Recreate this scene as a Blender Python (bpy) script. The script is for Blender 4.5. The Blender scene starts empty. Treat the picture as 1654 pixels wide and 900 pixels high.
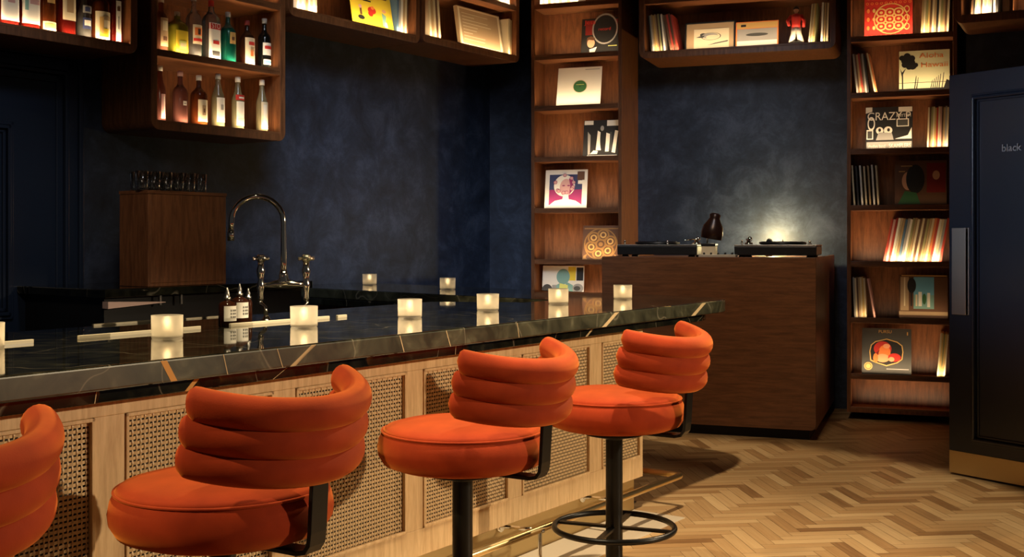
import bpy, bmesh, math, random
from mathutils import Vector, Matrix
random.seed(7)
scn = bpy.context.scene
COL = scn.collection
PI = math.pi

# ------------------------------------------------------------------ camera, world, exposure, lights
F, CX, HY, HC = 1850.0, 827.0, 386.0, 1.4
cam = bpy.data.cameras.new('camera'); camo = bpy.data.objects.new('camera', cam); COL.objects.link(camo)
camo.location = (0, 0, HC); camo.rotation_euler = (PI/2, 0, 0)
cam.sensor_width = 36; cam.lens = 36*F/1654; cam.shift_y = -(450-HY)/1654; cam.clip_start = .05
scn.camera = camo
scn.view_settings.view_transform = 'Standard'; scn.view_settings.look = 'None'
scn.view_settings.gamma = 1; scn.view_settings.use_curve_mapping = False
scn.view_settings.exposure = 0.0
w = bpy.data.worlds.new('world'); scn.world = w; w.use_nodes = True
w.node_tree.nodes['Background'].inputs[0].default_value = (.8, .76, .72, 1)
w.node_tree.nodes['Background'].inputs[1].default_value = .03
try:
    scn.cycles.use_denoising = True
    scn.cycles.max_bounces = 8; scn.cycles.transparent_max_bounces = 8
    scn.cycles.sample_clamp_indirect = 4.0
    scn.cycles.caustics_reflective = False; scn.cycles.caustics_refractive = False
except Exception: pass

def light(kind, name, loc, energy, color, target=None, size=.1, spot=60, blend=.3, rot=None, sy=None, spread=None, parent=None):
    d = bpy.data.lights.new(name, kind); d.energy = energy; d.color = color
    if kind == 'SPOT': d.spot_size = math.radians(spot); d.spot_blend = blend; d.shadow_soft_size = size
    elif kind == 'POINT': d.shadow_soft_size = size
    elif kind == 'AREA':
        d.shape = 'RECTANGLE'; d.size = size; d.size_y = sy or size
        if spread: d.spread = math.radians(spread)
    o = bpy.data.objects.new(name, d); COL.objects.link(o); o.location = loc
    if parent: o.parent = parent
    if target is not None:
        o.rotation_euler = (Vector(target)-Vector(loc)).to_track_quat('-Z', 'Y').to_euler()
    if rot: o.rotation_euler = rot
    return o
WARM = (1, .74, .45); LED = (1, .70, .40); COOL = (.86, .92, 1)
LEDW = 2.7                                           # watts per metre of shelf strip
# spots without fixtures: beams read off the shadows, and fills added for single surfaces
light('SPOT', 'spot_right', (5.7, 2.85, 2.4), 1050, (1, .78, .50), (-.1, 3.9, .25), .06, 66, .4).scale = (1, .38, 1)   # beam flattened by scale to stay off the left wall
light('SPOT', 'spot_left', (-3.6, 1.5, 3.5), 720, (1, .74, .38), (-.6, 3.3, .8), .05, 32, .6)
light('SPOT', 'spot_seats', (-.85, 3.5, 3.8), 340, (1, .78, .46), (-.35, 3.4, .8), .05, 72, .6)
light('SPOT', 'spot_rake', (2.6, 6.6, 3.1), 520, (1, .74, .44), (-.25, 3.6, .75), .04, 36, .5)
light('SPOT', 'fill_door_frame', (-1.0, 5.0, 3.4), 45, COOL, (-3.1, 6.0, 1.5), .15, 50, 1)  # added fill, lifts the dark panelled door on the left
light('SPOT', 'spot_floor', (.5, 4.0, 3.8), 700, (1, .80, .52), (.5, 5.2, 0), .05, 63, .12)
light('SPOT', 'spot_booth', (1.0, 5.2, 3.8), 230, (1, .74, .46), (1.5, 8.2, .6), .3, 36, .8)
light('SPOT', 'spot_wall', (-.5, 6.0, 3.7), 640, COOL, (-.75, 9.3, 1.2), .9, 58, 1)
light('SPOT', 'spot_booth_wall', (1.3, 6.6, 3.7), 135, COOL, (1.6, 9.9, 1.5), .3, 55, 1)
light('SPOT', 'spot_box', (-.9, 2.8, 3.0), 130, (1, .82, .62), (-2.2, 6.6, 1.35), .3, 26, 1)
light('SPOT', 'fill_door', (-2.6, 4.2, 2.4), 300, (.72, .84, 1), (2.9, 6.45, 1.75), .25, 22, .8)  # unseen lamp in mid-air, added for a highlight on the right door

# ------------------------------------------------------------------ frames
U = Vector((.5687, .8225, 0)); N = Vector((.8225, -.5687, 0)); C0 = Vector((.674, 5.9, 0))
RB = math.atan2(U.y, U.x)
D2 = Vector((.9385, -.3454, 0)); M2 = Vector((-.3454, -.9385, 0)); O2 = Vector((-.2, 10.23, 0))
RW = math.atan2(D2.y, D2.x)
D3 = Vector((.883, -.469, 0)); M3 = Vector((-.469, -.883, 0)); O3 = Vector((3.31, 8.35, 0))
R3 = math.atan2(D3.y, D3.x)
def A(px): return (px-CX)/F
def hit(px, o, nrm, k):                               # point on the vertical plane (P-o).nrm = k
    a = A(px); Y = (k+o.dot(nrm))/(a*nrm.x+nrm.y); return Vector((a*Y, Y, 0))
def zp(py, Y): return HC-(py-HY)*Y/F
def sb(px, n): return (hit(px, C0, N, n)-C0).dot(U)   # bar coordinate of a pixel column on plane n
def tw(px, m): return (hit(px, O2, M2, m)-O2).dot(D2)
def bar(s, n, z=0): return C0+U*s+N*n+Vector((0, 0, z))
def wal(t, m, z=0): return O2+D2*t+M2*m+Vector((0, 0, z))
def w3(t, m, z=0): return O3+D3*t+M3*m+Vector((0, 0, z))
def flat(px, py, z):
    Y = (HC-z)*F/(py-HY); return Vector((A(px)*Y, Y, z))

# ------------------------------------------------------------------ materials
MATS = {}
def mat(name, col=(.5, .5, .5), rough=.5, metal=0, **kw):
    if name in MATS: return MATS[name]
    m = bpy.data.materials.new(name); m.use_nodes = True
    b = m.node_tree.nodes['Principled BSDF']
    b.inputs['Base Color'].default_value = (*col, 1); b.inputs['Roughness'].default_value = rough
    b.inputs['Metallic'].default_value = metal
    for k, v in kw.items(): b.inputs[k.replace('_', ' ')].default_value = v
    MATS[name] = m; return m
def nodes(m): return m.node_tree.nodes, m.node_tree.links, m.node_tree.nodes['Principled BSDF']
def ramp(nt, stops):
    r = nt.nodes.new('ShaderNodeValToRGB'); e = r.color_ramp.elements
    while len(e) < len(stops): e.new(.5)
    for el, (p, c) in zip(e, stops): el.position = p; el.color = (*c, 1)
    return r
def wood(name, c1, c2, scale=(12, 12, 1.0), rough=.42, coord='Object'):
    m = mat(name, c1, rough); n, l, b = nodes(m)
    tc = n.new('ShaderNodeTexCoord'); mp = n.new('ShaderNodeMapping'); mp.inputs['Scale'].default_value = scale
    no = n.new('ShaderNodeTexNoise'); no.inputs['Scale'].default_value = 6; no.inputs['Detail'].default_value = 6; no.inputs['Distortion'].default_value = .6
    n2 = n.new('ShaderNodeTexNoise'); n2.inputs['Scale'].default_value = 40; n2.inputs['Detail'].default_value = 2
    mx = n.new('ShaderNodeMath'); mx.operation = 'MULTIPLY_ADD'; mx.inputs[1].default_value = .35
    r = ramp(m.node_tree, [(.38, c2), (.85, c1)])
    l.new(tc.outputs[coord], mp.inputs[0]); l.new(mp.outputs[0], no.inputs[0]); l.new(mp.outputs[0], n2.inputs[0])
    l.new(n2.outputs[0], mx.inputs[0]); l.new(no.outputs[0], mx.inputs[2]); l.new(mx.outputs[0], r.inputs[0]); l.new(r.outputs[0], b.inputs['Base Color'])
    bp = n.new('ShaderNodeBump'); bp.inputs['Strength'].default_value = .08; bp.inputs['Distance'].default_value = .003
    l.new(mx.outputs[0], bp.inputs['Height']); l.new(bp.outputs[0], b.inputs['Normal'])
    return m
WALNUT = wood('stained_oak', (.27, .102, .037), (.10, .034, .012), (8, 8, .9), .4)
WALNUT_H = wood('stained_oak_across', (.27, .102, .037), (.10, .034, .012), (.9, 8, 8), .4)
BOOTH = wood('booth_oak', (.20, .082, .034), (.082, .031, .013), (.8, 8, 8), .42)
OAK = wood('pale_oak', (.68, .47, .25), (.46, .28, .13), (9, 9, .8), .5)
OAK_H = wood('pale_oak_across', (.68, .47, .25), (.46, .28, .13), (.8, 9, 9), .5)

def plaster():
    m = mat('navy_plaster', (.02, .03, .05), .55); n, l, b = nodes(m)
    tc = n.new('ShaderNodeTexCoord')
    a = n.new('ShaderNodeTexNoise'); a.inputs['Scale'].default_value = 3.6; a.inputs['Detail'].default_value = 10; a.inputs['Roughness'].default_value = .74; a.inputs['Distortion'].default_value = .35
    r = ramp(m.node_tree, [(.32, (.007, .012, .026)), (.5, (.020, .031, .060)), (.64, (.048, .066, .115)), (.78, (.082, .102, .16))])
    l.new(tc.outputs['Object'], a.inputs[0]); l.new(a.outputs[0], r.inputs[0]); l.new(r.outputs[0], b.inputs['Base Color'])
    bp = n.new('ShaderNodeBump'); bp.inputs['Strength'].default_value = .25; bp.inputs['Distance'].default_value = .01
    l.new(a.outputs[0], bp.inputs['Height']); l.new(bp.outputs[0], b.inputs['Normal'])
    return m
PLASTER = plaster()
NAVY = mat('navy_gloss_paint', (.018, .027, .05), .25)
BLACK = mat('black_metal', (.012, .012, .012), .35, .6)
BLACKP = mat('black_plastic', (.012, .012, .013), .35)
BLACKW = mat('black_void_paint', (.006, .006, .007), .7)
CHROME = mat('polished_nickel', (.82, .78, .70), .08, 1)
STEEL = mat('brushed_steel', (.55, .53, .50), .3, 1)
BRASS = mat('satin_brass', (.78, .58, .28), .28, 1)
BRASSK = mat('bronze_kick_metal', (.60, .45, .22), .48, 1)
GOLD = mat('gold_print', (.75, .48, .16), .4, .4)

def marble():
    m = mat('black_marble', (.01, .01, .01), .035); n, l, b = nodes(m)
    b.inputs['Specular IOR Level'].default_value = .6
    tc = n.new('ShaderNodeTexCoord')
    a = n.new('ShaderNodeTexNoise'); a.inputs['Scale'].default_value = 7; a.inputs['Detail'].default_value = 8; a.inputs['Distortion'].default_value = 1.5
    r = ramp(m.node_tree, [(.35, (.004, .004, .003)), (.6, (.014, .014, .009)), (.8, (.04, .038, .024))])
    v = n.new('ShaderNodeTexVoronoi'); v.feature = 'DISTANCE_TO_EDGE'; v.inputs['Scale'].default_value = 2.6
    d = n.new('ShaderNodeTexNoise'); d.inputs['Scale'].default_value = 3
    mxv = n.new('ShaderNodeMixRGB'); mxv.inputs[0].default_value = .25
    l.new(tc.outputs['Object'], a.inputs[0]); l.new(tc.outputs['Object'], d.inputs[0])
    l.new(tc.outputs['Object'], mxv.inputs[1]); l.new(d.outputs['Color'], mxv.inputs[2]); l.new(mxv.outputs[0], v.inputs['Vector'])
    rv = ramp(m.node_tree, [(.001, (1, 1, 1)), (.005, (0, 0, 0))])
    l.new(v.outputs[0], rv.inputs[0]); l.new(a.outputs[0], r.inputs[0])
    mx = n.new('ShaderNodeMixRGB'); mx.inputs[2].default_value = (.32, .28, .2, 1)
    sc = n.new('ShaderNodeMath'); sc.operation = 'MULTIPLY'; sc.inputs[1].default_value = .4
    l.new(rv.outputs[0], sc.inputs[0]); l.new(sc.outputs[0], mx.inputs[0]); l.new(r.outputs[0], mx.inputs[1]); l.new(mx.outputs[0], b.inputs['Base Color'])
    return m
MARBLE = marble()
def honed():  # edge finish is rougher; its lighter ramp paints in light on the front
    m = MARBLE.copy(); m.name = 'honed_lit_marble_edge'; b = m.node_tree.nodes['Principled BSDF']; b.inputs['Roughness'].default_value = .32
    for n in m.node_tree.nodes:
        if n.type == 'VALTORGB' and len(n.color_ramp.elements) == 3:
            for e, c in zip(n.color_ramp.elements, ((.016, .016, .009), (.05, .049, .029), (.13, .127, .08))): e.color = (*c, 1)
    return m
HONED = honed()
VEIN = mat('cream_vein', (.55, .42, .24), .2)
VEINO = mat('amber_vein', (.62, .33, .10), .2)
PALE = mat('pale_lit_edge', (.62, .55, .40), .3)
PINKS = mat('pale_pink_stone', (.72, .50, .42), .4)

def velvet():
    m = mat('rust_velvet', (.55, .085, .018), .85); n, l, b = nodes(m)
    b.inputs['Sheen Weight'].default_value = .55; b.inputs['Sheen Roughness'].default_value = .45
    b.inputs['Sheen Tint'].default_value = (1, .33, .06, 1); b.inputs['Specular IOR Level'].default_value = .15
    tc = n.new('ShaderNodeTexCoord'); a = n.new('ShaderNodeTexNoise'); a.inputs['Scale'].default_value = 9; a.inputs['Detail'].default_value = 5
    r = ramp(m.node_tree, [(.3, (.20, .017, .004)), (.75, (.31, .033, .007))])
    l.new(tc.outputs['Object'], a.inputs[0]); l.new(a.outputs[0], r.inputs[0]); l.new(r.outputs[0], b.inputs['Base Color'])
    f = n.new('ShaderNodeTexNoise'); f.inputs['Scale'].default_value = 260
    bp = n.new('ShaderNodeBump'); bp.inputs['Strength'].default_value = .12; bp.inputs['Distance'].default_value = .002
    l.new(tc.outputs['Object'], f.inputs[0]); l.new(f.outputs[0], bp.inputs['Height']); l.new(bp.outputs[0], b.inputs['Normal'])
    return m
VELVET = velvet()
CANE = mat('woven_cane', (.60, .42, .22), .5)
CANEB = mat('cane_backing', (.03, .018, .010), .8)

def frosted():
    m = bpy.data.materials.new('frosted_glass'); m.use_nodes = True; nt = m.node_tree; b = nt.nodes['Principled BSDF']; o = nt.nodes['Material Output']
    b.inputs['Base Color'].default_value = (.97, .92, .82, 1); b.inputs['Roughness'].default_value = .55; b.inputs['Transmission Weight'].default_value = .95; b.inputs['IOR'].default_value = 1.2
    t = nt.nodes.new('ShaderNodeBsdfTranslucent'); t.inputs[0].default_value = (.95, .88, .76, 1); x = nt.nodes.new('ShaderNodeMixShader'); x.inputs[0].default_value = .30
    nt.links.new(b.outputs[0], x.inputs[1]); nt.links.new(t.outputs[0], x.inputs[2]); nt.links.new(x.outputs[0], o.inputs[0])
    return m
FROST = frosted()
WAX = mat('candle_wax', (.9, .82, .65), .5, 0)
def emit(name, col, s):
    m = bpy.data.materials.new(name); m.use_nodes = True; b = m.node_tree.nodes['Principled BSDF']
    b.inputs['Base Color'].default_value = (*col, 1); b.inputs['Emission Color'].default_value = (*col, 1); b.inputs['Emission Strength'].default_value = s
    return m
FLAME = emit('flame', (1, .72, .35), 40)
BULB = emit('lamp_bulb', (1, .8, .5), 12)
def glass(name, col, trans=.55, rough=.08):
    return mat(name, col, rough, 0, Transmission_Weight=trans, IOR=1.45)
def thin_glass():
    m = bpy.data.materials.new('clear_glass'); m.use_nodes = True; nt = m.node_tree; nt.nodes.clear()
    o = nt.nodes.new('ShaderNodeOutputMaterial'); t = nt.nodes.new('ShaderNodeBsdfTransparent'); t.inputs[0].default_value = (.93, .95, .95, 1)
    g = nt.nodes.new('ShaderNodeBsdfGlossy'); g.inputs['Roughness'].default_value = .14
    f = nt.nodes.new('ShaderNodeLayerWeight'); f.inputs[0].default_value = .6; x = nt.nodes.new('ShaderNodeMixShader')
    nt.links.new(f.outputs['Facing'], x.inputs[0]); nt.links.new(t.outputs[0], x.inputs[1]); nt.links.new(g.outputs[0], x.inputs[2]); nt.links.new(x.outputs[0], o.inputs[0])
    return m
CLEAR = thin_glass()

# ------------------------------------------------------------------ mesh helpers
KEEP = []
def mesh_obj(name, bm, mats, parent=None, smooth=False, bevel=0, seg=2, loc=None, rotz=0):
    me = bpy.data.meshes.new(name)
    if not any(k is bm for k in KEEP): bmesh.ops.recalc_face_normals(bm, faces=bm.faces[:])
    KEEP.clear()
    bm.to_mesh(me); bm.free()
    for m in (mats if isinstance(mats, (list, tuple)) else [mats]): me.materials.append(m)
    if smooth: me.shade_smooth()
    o = bpy.data.objects.new(name, me); COL.objects.link(o)
    if parent: o.parent = parent
    if loc is not None: o.location = loc
    o.rotation_euler.z = rotz
    if bevel:
        b = o.modifiers.new('bevel', 'BEVEL'); b.width = bevel; b.segments = seg; b.limit_method = 'ANGLE'; b.angle_limit = math.radians(40)
    return o
def B(): return bmesh.new()
def box(bm, x0, x1, y0, y1, z0, z1, mi=0):
    v = [bm.verts.new((x, y, z)) for z in (z0, z1) for y in (y0, y1) for x in (x0, x1)]
    for q in ((0, 2, 3, 1), (4, 5, 7, 6), (0, 1, 5, 4), (2, 6, 7, 3), (0, 4, 6, 2), (1, 3, 7, 5)):
        f = bm.faces.new([v[i] for i in q]); f.material_index = mi
    return bm
def lathe(bm, prof, seg=32, c=(0, 0, 0), sq=2.0, mi=0, caps=True, asp=1.0):
    rings = []
    for r, z in prof:
        ring = []
        for i in range(seg):
            t = 2*PI*i/seg; cs, sn = math.cos(t), math.sin(t)
            if sq != 2.0:
                k = (abs(cs)**sq+abs(sn)**sq)**(-1/sq); cs *= k; sn *= k
            ring.append(bm.verts.new((c[0]+r*cs, c[1]+r*sn*asp, c[2]+z)))
        rings.append(ring)
    for a, b in zip(rings, rings[1:]):
        for i in range(seg):
            f = bm.faces.new((a[i], a[(i+1) % seg], b[(i+1) % seg], b[i])); f.material_index = mi
    if caps:
        f = bm.faces.new(rings[0][::-1]); f.material_index = mi
        f = bm.faces.new(rings[-1]); f.material_index = mi
    return bm
def tube(bm, pts, r, seg=12, mi=0, closed=False, asp=None):
    pts = [Vector(p) for p in pts]; n = len(pts); rings = []; prev = None
    for i, p in enumerate(pts):
        if closed: t = (pts[(i+1) % n]-pts[i-1]).normalized()
        else: t = (pts[min(i+1, n-1)]-pts[max(i-1, 0)]).normalized()
        if prev is None:
            up = Vector((0, 0, 1)) if abs(t.z) < .9 else Vector((1, 0, 0))
            x = t.cross(up).normalized()
        else: x = (prev-t*prev.dot(t)).normalized()
        prev = x; y = t.cross(x); rr = r[i] if isinstance(r, (list, tuple)) else r
        rings.append([bm.verts.new(p+x*rr*math.cos(2*PI*k/seg)+y*rr*math.sin(2*PI*k/seg)) for k in range(seg)])
    pr = list(zip(rings, rings[1:]))
    if closed: pr.append((rings[-1], rings[0]))
    for a, b in pr:
        for k in range(seg):
            f = bm.faces.new((a[k], a[(k+1) % seg], b[(k+1) % seg], b[k])); f.material_index = mi
    if not closed:
        for rg in (rings[0][::-1], rings[-1]):
            f = bm.faces.new(rg); f.material_index = mi
    return bm
def prism(bm, poly, z0, z1, mi=0):
    a = [bm.verts.new((p[0], p[1], z0)) for p in poly]; b = [bm.verts.new((p[0], p[1], z1)) for p in poly]
    n = len(poly)
    for i in range(n):
        f = bm.faces.new((a[i], a[(i+1) % n], b[(i+1) % n], b[i])); f.material_index = mi
    for f in (bm.faces.new(a[::-1]), bm.faces.new(b)): f.material_index = mi
    return bm
def fillet(p0, p1, p2, d, k=8):                      # rounded corner at p1
    a = (p0-p1).normalized(); b = (p2-p1).normalized(); out = []
    for i in range(k+1):
        t = i/k; q0 = p1+a*d*(1-t); q1 = p1+b*d*t
        out.append(q0*(1-t)+q1*t)
    return out
def thing(name, label, cat, loc=(0, 0, 0), rotz=0, group=None, kind=None):
    o = bpy.data.objects.new(name, None); COL.objects.link(o); o.location = loc; o.rotation_euler.z = rotz; o.empty_display_size = .1
    o['label'] = label; o['category'] = cat
    if group: o['group'] = group
    if kind: o['kind'] = kind
    return o
def tag(o, label, cat, group=None, kind=None):
    o['label'] = label; o['category'] = cat
    if group: o['group'] = group
    if kind: o['kind'] = kind
    return o
def dup(root, loc, label, rotz=None, group=None):
    r = root.copy(); COL.objects.link(r); r.location = loc; r['label'] = label
    if rotz is not None: r.rotation_euler.z = rotz
    if group: r['group'] = group
    for ch in list(root.children):
        c = ch.copy(); COL.objects.link(c); c.parent = r
        for g in ch.children:
            d = g.copy(); COL.objects.link(d); d.parent = c
    return r
def text_bm(bm, s, x, z, size, y, mi, align='LEFT', fit=None, bold=0, depth=0):
    cu = bpy.data.curves.new('t', 'FONT'); cu.body = s; cu.size = size; cu.align_x = align; cu.offset = bold; cu.extrude = depth
    o = bpy.data.objects.new('t', cu); COL.objects.link(o)
    dg = bpy.context.evaluated_depsgraph_get(); me = bpy.data.meshes.new_from_object(o.evaluated_get(dg))
    xs = [v.co.x for v in me.vertices] or [0, 1]; k = 1
    if fit: k = fit/max(max(xs)-min(xs), 1e-6)
    x0 = min(xs) if fit else 0
    vs = [bm.verts.new((x+(v.co.x-x0)*k, y-v.co.z, z+v.co.y)) for v in me.vertices]
    for p in me.polygons:
        try: f = bm.faces.new([vs[i] for i in p.vertices]); f.material_index = mi
        except ValueError: pass
    bpy.data.objects.remove(o); bpy.data.curves.remove(cu); bpy.data.meshes.remove(me)

# ------------------------------------------------------------------ structure: floor, walls, ceiling
def structure(o): o['kind'] = 'structure'; return o
def floor_mat():
    m = mat('herringbone_oak', (.4, .24, .1), .38); n, l, b = nodes(m)
    at = n.new('ShaderNodeAttribute'); at.attribute_name = 'tone'
    uv = n.new('ShaderNodeUVMap'); mp = n.new('ShaderNodeMapping'); mp.inputs['Scale'].default_value = (1.5, 30, 1)
    no = n.new('ShaderNodeTexNoise'); no.inputs['Scale'].default_value = 2.2; no.inputs['Detail'].default_value = 6
    l.new(uv.outputs[0], mp.inputs[0]); l.new(mp.outputs[0], no.inputs[0])
    ad = n.new('ShaderNodeMath'); ad.operation = 'MULTIPLY_ADD'; ad.inputs[1].default_value = .55
    sb_ = n.new('ShaderNodeMath'); sb_.operation = 'SUBTRACT'; sb_.inputs[1].default_value = .28
    l.new(no.outputs[0], ad.inputs[0]); l.new(at.outputs['Fac'], ad.inputs[2]); l.new(ad.outputs[0], sb_.inputs[0])
    r = ramp(m.node_tree, [(0, (.16, .075, .028)), (.4, (.38, .22, .095)), (1, (.60, .41, .21))])
    l.new(sb_.outputs[0], r.inputs[0]); l.new(r.outputs[0], b.inputs['Base Color'])
    bp = n.new('ShaderNodeBump'); bp.inputs['Strength'].default_value = .05; bp.inputs['Distance'].default_value = .002
    l.new(no.outputs[0], bp.inputs['Height']); l.new(bp.outputs[0], b.inputs['Normal'])
    return m
FLOORM = floor_mat(); GAP = mat('floor_joint', (.05, .025, .01), .8)
def make_floor():
    bm = B(); lay = bm.loops.layers.float_color.new('tone'); uvl = bm.loops.layers.uv.new('UVMap')
    W, L = .066, .33
    ang = math.radians(6.4); e1 = Vector((math.cos(ang), math.sin(ang), 0)); e2 = Vector((-math.sin(ang), math.cos(ang), 0))
    org = Vector((0, 0, 0)); g = .0009
    rnd = random.Random(3)
    n = int(round(L/W))
    def plank(x, y, w_, h_, horiz):
        c = org+e1*(x+w_/2)+e2*(y+h_/2)
        if not (-4.5 < c.x < 6.0 and -1.0 < c.y < 11.2): return
        tone = rnd.choice([.22, .38, .48, .52, .58, .64, .72, .8])+rnd.uniform(-.1, .1); ou = rnd.uniform(0, 20); ov = rnd.uniform(0, 20)
        cs = [(x+g, y+g), (x+w_-g, y+g), (x+w_-g, y+h_-g), (x+g, y+h_-g)]
        f = bm.faces.new([bm.verts.new(org+e1*a+e2*b_) for a, b_ in cs])
        for lp, (a, b_) in zip(f.loops, cs):
            lp[lay] = (tone, tone, tone, 1)
            lp[uvl].uv = ((a-x)+ou, (b_-y)+ov) if horiz else ((b_-y)+ou, (a-x)+ov)
    # herringbone cell: horizontal plank and vertical plank stepping diagonally
    for i in range(-190, 190):
        for j in range(-40, 40):
            x = i*W+j*2*L*0; 
            bx, by = i*W, i*W
            px, py = bx+j*L*1.0, by-j*L*1.0
            plank(px, py, L, W, True)
            plank(px+L, py-L+W+0, W, L, False) if False else plank(px, py+W, W, L, False)
    f = bm.faces.new([bm.verts.new(p) for p in ((-4.8, -1.2, -.002), (6.2, -1.2, -.002), (6.2, 11.4, -.002), (-4.8, 11.4, -.002))]); f.material_index = 1
    return structure(mesh_obj('floor', bm, [FLOORM, GAP]))
make_floor()
bm = B(); box(bm, -5.0, -.02, -.25, .04, .0002, .003); structure(mesh_obj('trim_1', bm, mat('pale_limestone', (.60, .50, .37), .35), loc=C0, rotz=RB))
def wall(name, p, q, z0, z1, th, m=PLASTER, back=None):
    """wall slab whose visible face runs p -> q; the body lies to the left of p -> q when seen from above"""
    p, q = Vector(p), Vector(q); d = (q-p); L = d.length; bm = B(); box(bm, 0, L, 0, th, z0, z1)
    return structure(mesh_obj(name, bm, m, loc=(p.x, p.y, 0), rotz=math.atan2(d.y, d.x)))
NW = -3.18; ZC = 3.9
corner_s = (O2-C0).dot(U)
wall('wall_back', bar(-6.5, NW), bar(corner_s+.05, NW), 0, ZC, .15)
TL0, TL1 = tw(858, .31), tw(1004, .31)               # left bookcase
TR0, TR1 = tw(1368, .31), tw(1546, .31)              # right bookcase
wall('wall_corner', wal(-.1, 0), wal(TL0+.08, 0), 0, ZC, .4)
wall('wall_niche', wal(TL0+.03, -.26), wal(TR1+.4, -.26), 0, ZC, .14)
wall('wall_right', w3(0, 0), w3(3.2, 0), 0, ZC, .15)
bm = B(); box(bm, -4.8, 6.2, -1.2, 11.4, ZC, ZC+.1); structure(mesh_obj('ceiling', bm, mat('ceiling_paint', (.02, .024, .032), .8)))

# ------------------------------------------------------------------ back wall: panelled door with architrave
def panelled_door_left():
    s1 = sb(136, NW+.05)                              # right outer edge of the architrave
    z_top = zp(92, hit(136, C0, N, NW+.05).y)
    x1 = 0; root = thing('door_1', 'navy panelled door in a moulded frame behind the bar', 'door', bar(s1, NW), RB, kind='structure')
    bm = B()
    for a, b_, d in ((0, .03, .05), (.03, .10, .035), (.10, .125, .055), (.125, .17, .03)):
        box(bm, -b_, -a, -d, -.001, 0, z_top-a); box(bm, -1.35, -a, -d, -.001, z_top-b_, z_top-a)
        box(bm, -1.35+a-.0, -1.35+b_, -d, -.001, 0, z_top-a)
    mesh_obj('architrave', bm, NAVY, root, bevel=.006)
    bm = B(); box(bm, -1.19, -.16, -.02, -.001, 0, z_top-.16); mesh_obj('door_leaf', bm, NAVY, root)
    bm = B()
    X0, X1, Z0, Z1 = -1.05, -.44, .95, z_top-.42
    for (a, d) in ((0, .016), (.022, .03), (.044, .012)):
        box(bm, X0+a, X0+a+.02, -.02-d, -.021, Z0+a, Z1-a); box(bm, X1-a-.02, X1-a, -.02-d, -.021, Z0+a, Z1-a)
        box(bm, X0+a, X1-a, -.02-d, -.021, Z1-a-.02, Z1-a); box(bm, X0+a, X1-a, -.02-d, -.021, Z0+a, Z0+a+.02)
    mesh_obj('panel_moulding', bm, NAVY, root, bevel=.004)
panelled_door_left()

# ------------------------------------------------------------------ open door at the right
def door_right():
    e = Vector((.562, -.827, 0)); P = Vector((A(1533)*6.82, 6.82, 0)); rz = math.atan2(e.y, e.x)
    root = thing('door_2', 'dark navy panelled door standing open at the right, brass kick plate along its foot', 'door', P, rz, kind='structure')
    nn = Vector((-.827, -.562, 0))
    def dx(px): return (hit(px, P, nn, 0)-P).dot(e)
    def dz(px, py): return zp(py, hit(px, P, nn, 0).y)
    H = dz(1533, 122); W = .95
    bm = B(); box(bm, 0, W, 0, .045, .012, H); mesh_obj('door_leaf', bm, NAVY, root, bevel=.004)
    px0 = dx(1570); pz1 = dz(1575, 152); pz0 = dz(1575, 716)
    bm = B()
    for a, wd, d in ((0, .012, .012), (.012, .022, .024), (.034, .014, .008)):
        box(bm, px0+a, px0+a+wd, -d, .001, pz0+a, pz1-a); box(bm, W-.16-a-wd, W-.16-a, -d, .001, pz0+a, pz1-a)
        box(bm, px0+a, W-.16-a, -d, .001, pz1-a-wd, pz1-a); box(bm, px0+a, W-.16-a, -d, .001, pz0+a, pz0+a+wd)
    for x in (px0+.023, W-.16-.023): tube(bm, [(x, -.022, pz0+.02), (x, -.022, pz1-.02)], .011, 20)
    for z in (pz0+.023, pz1-.023): tube(bm, [(px0+.02, -.022, z), (W-.18, -.022, z)], .011, 20)
    mesh_obj('panel_moulding', bm, mat('navy_polished_moulding', (.018, .027, .05), .2), root, bevel=.003, seg=2)
    bm = B(); box(bm, .004, W, -.004, .001, .014, dz(1537, 727)); o = mesh_obj('kick_plate', bm, BRASSK, root, bevel=.001); o['label'] = 'brass kick plate'
    bm = B(); hx0, hx1 = dx(1541), dx(1566); hz0, hz1 = dz(1549, 508), dz(1549, 368)
    box(bm, hx0, hx1, -.006, .001, hz0, hz1); box(bm, hx0, hx0+.010, -.022, -.004, hz0, hz1); box(bm, hx0, hx1-.01, -.024, -.019, hz0, hz1)
    o = mesh_obj('pull_handle', bm, STEEL, root, bevel=.002); o['label'] = 'brushed steel pull handle'
    bm = B(); text_bm(bm, 'black', dx(1619), dz(1619, 245), .058, -.004, 0, bold=.0008, depth=.004)
    mesh_obj('lettering', bm, mat('dark_letter_metal', (.30, .30, .32), .3, .8), root)
door_right()

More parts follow.
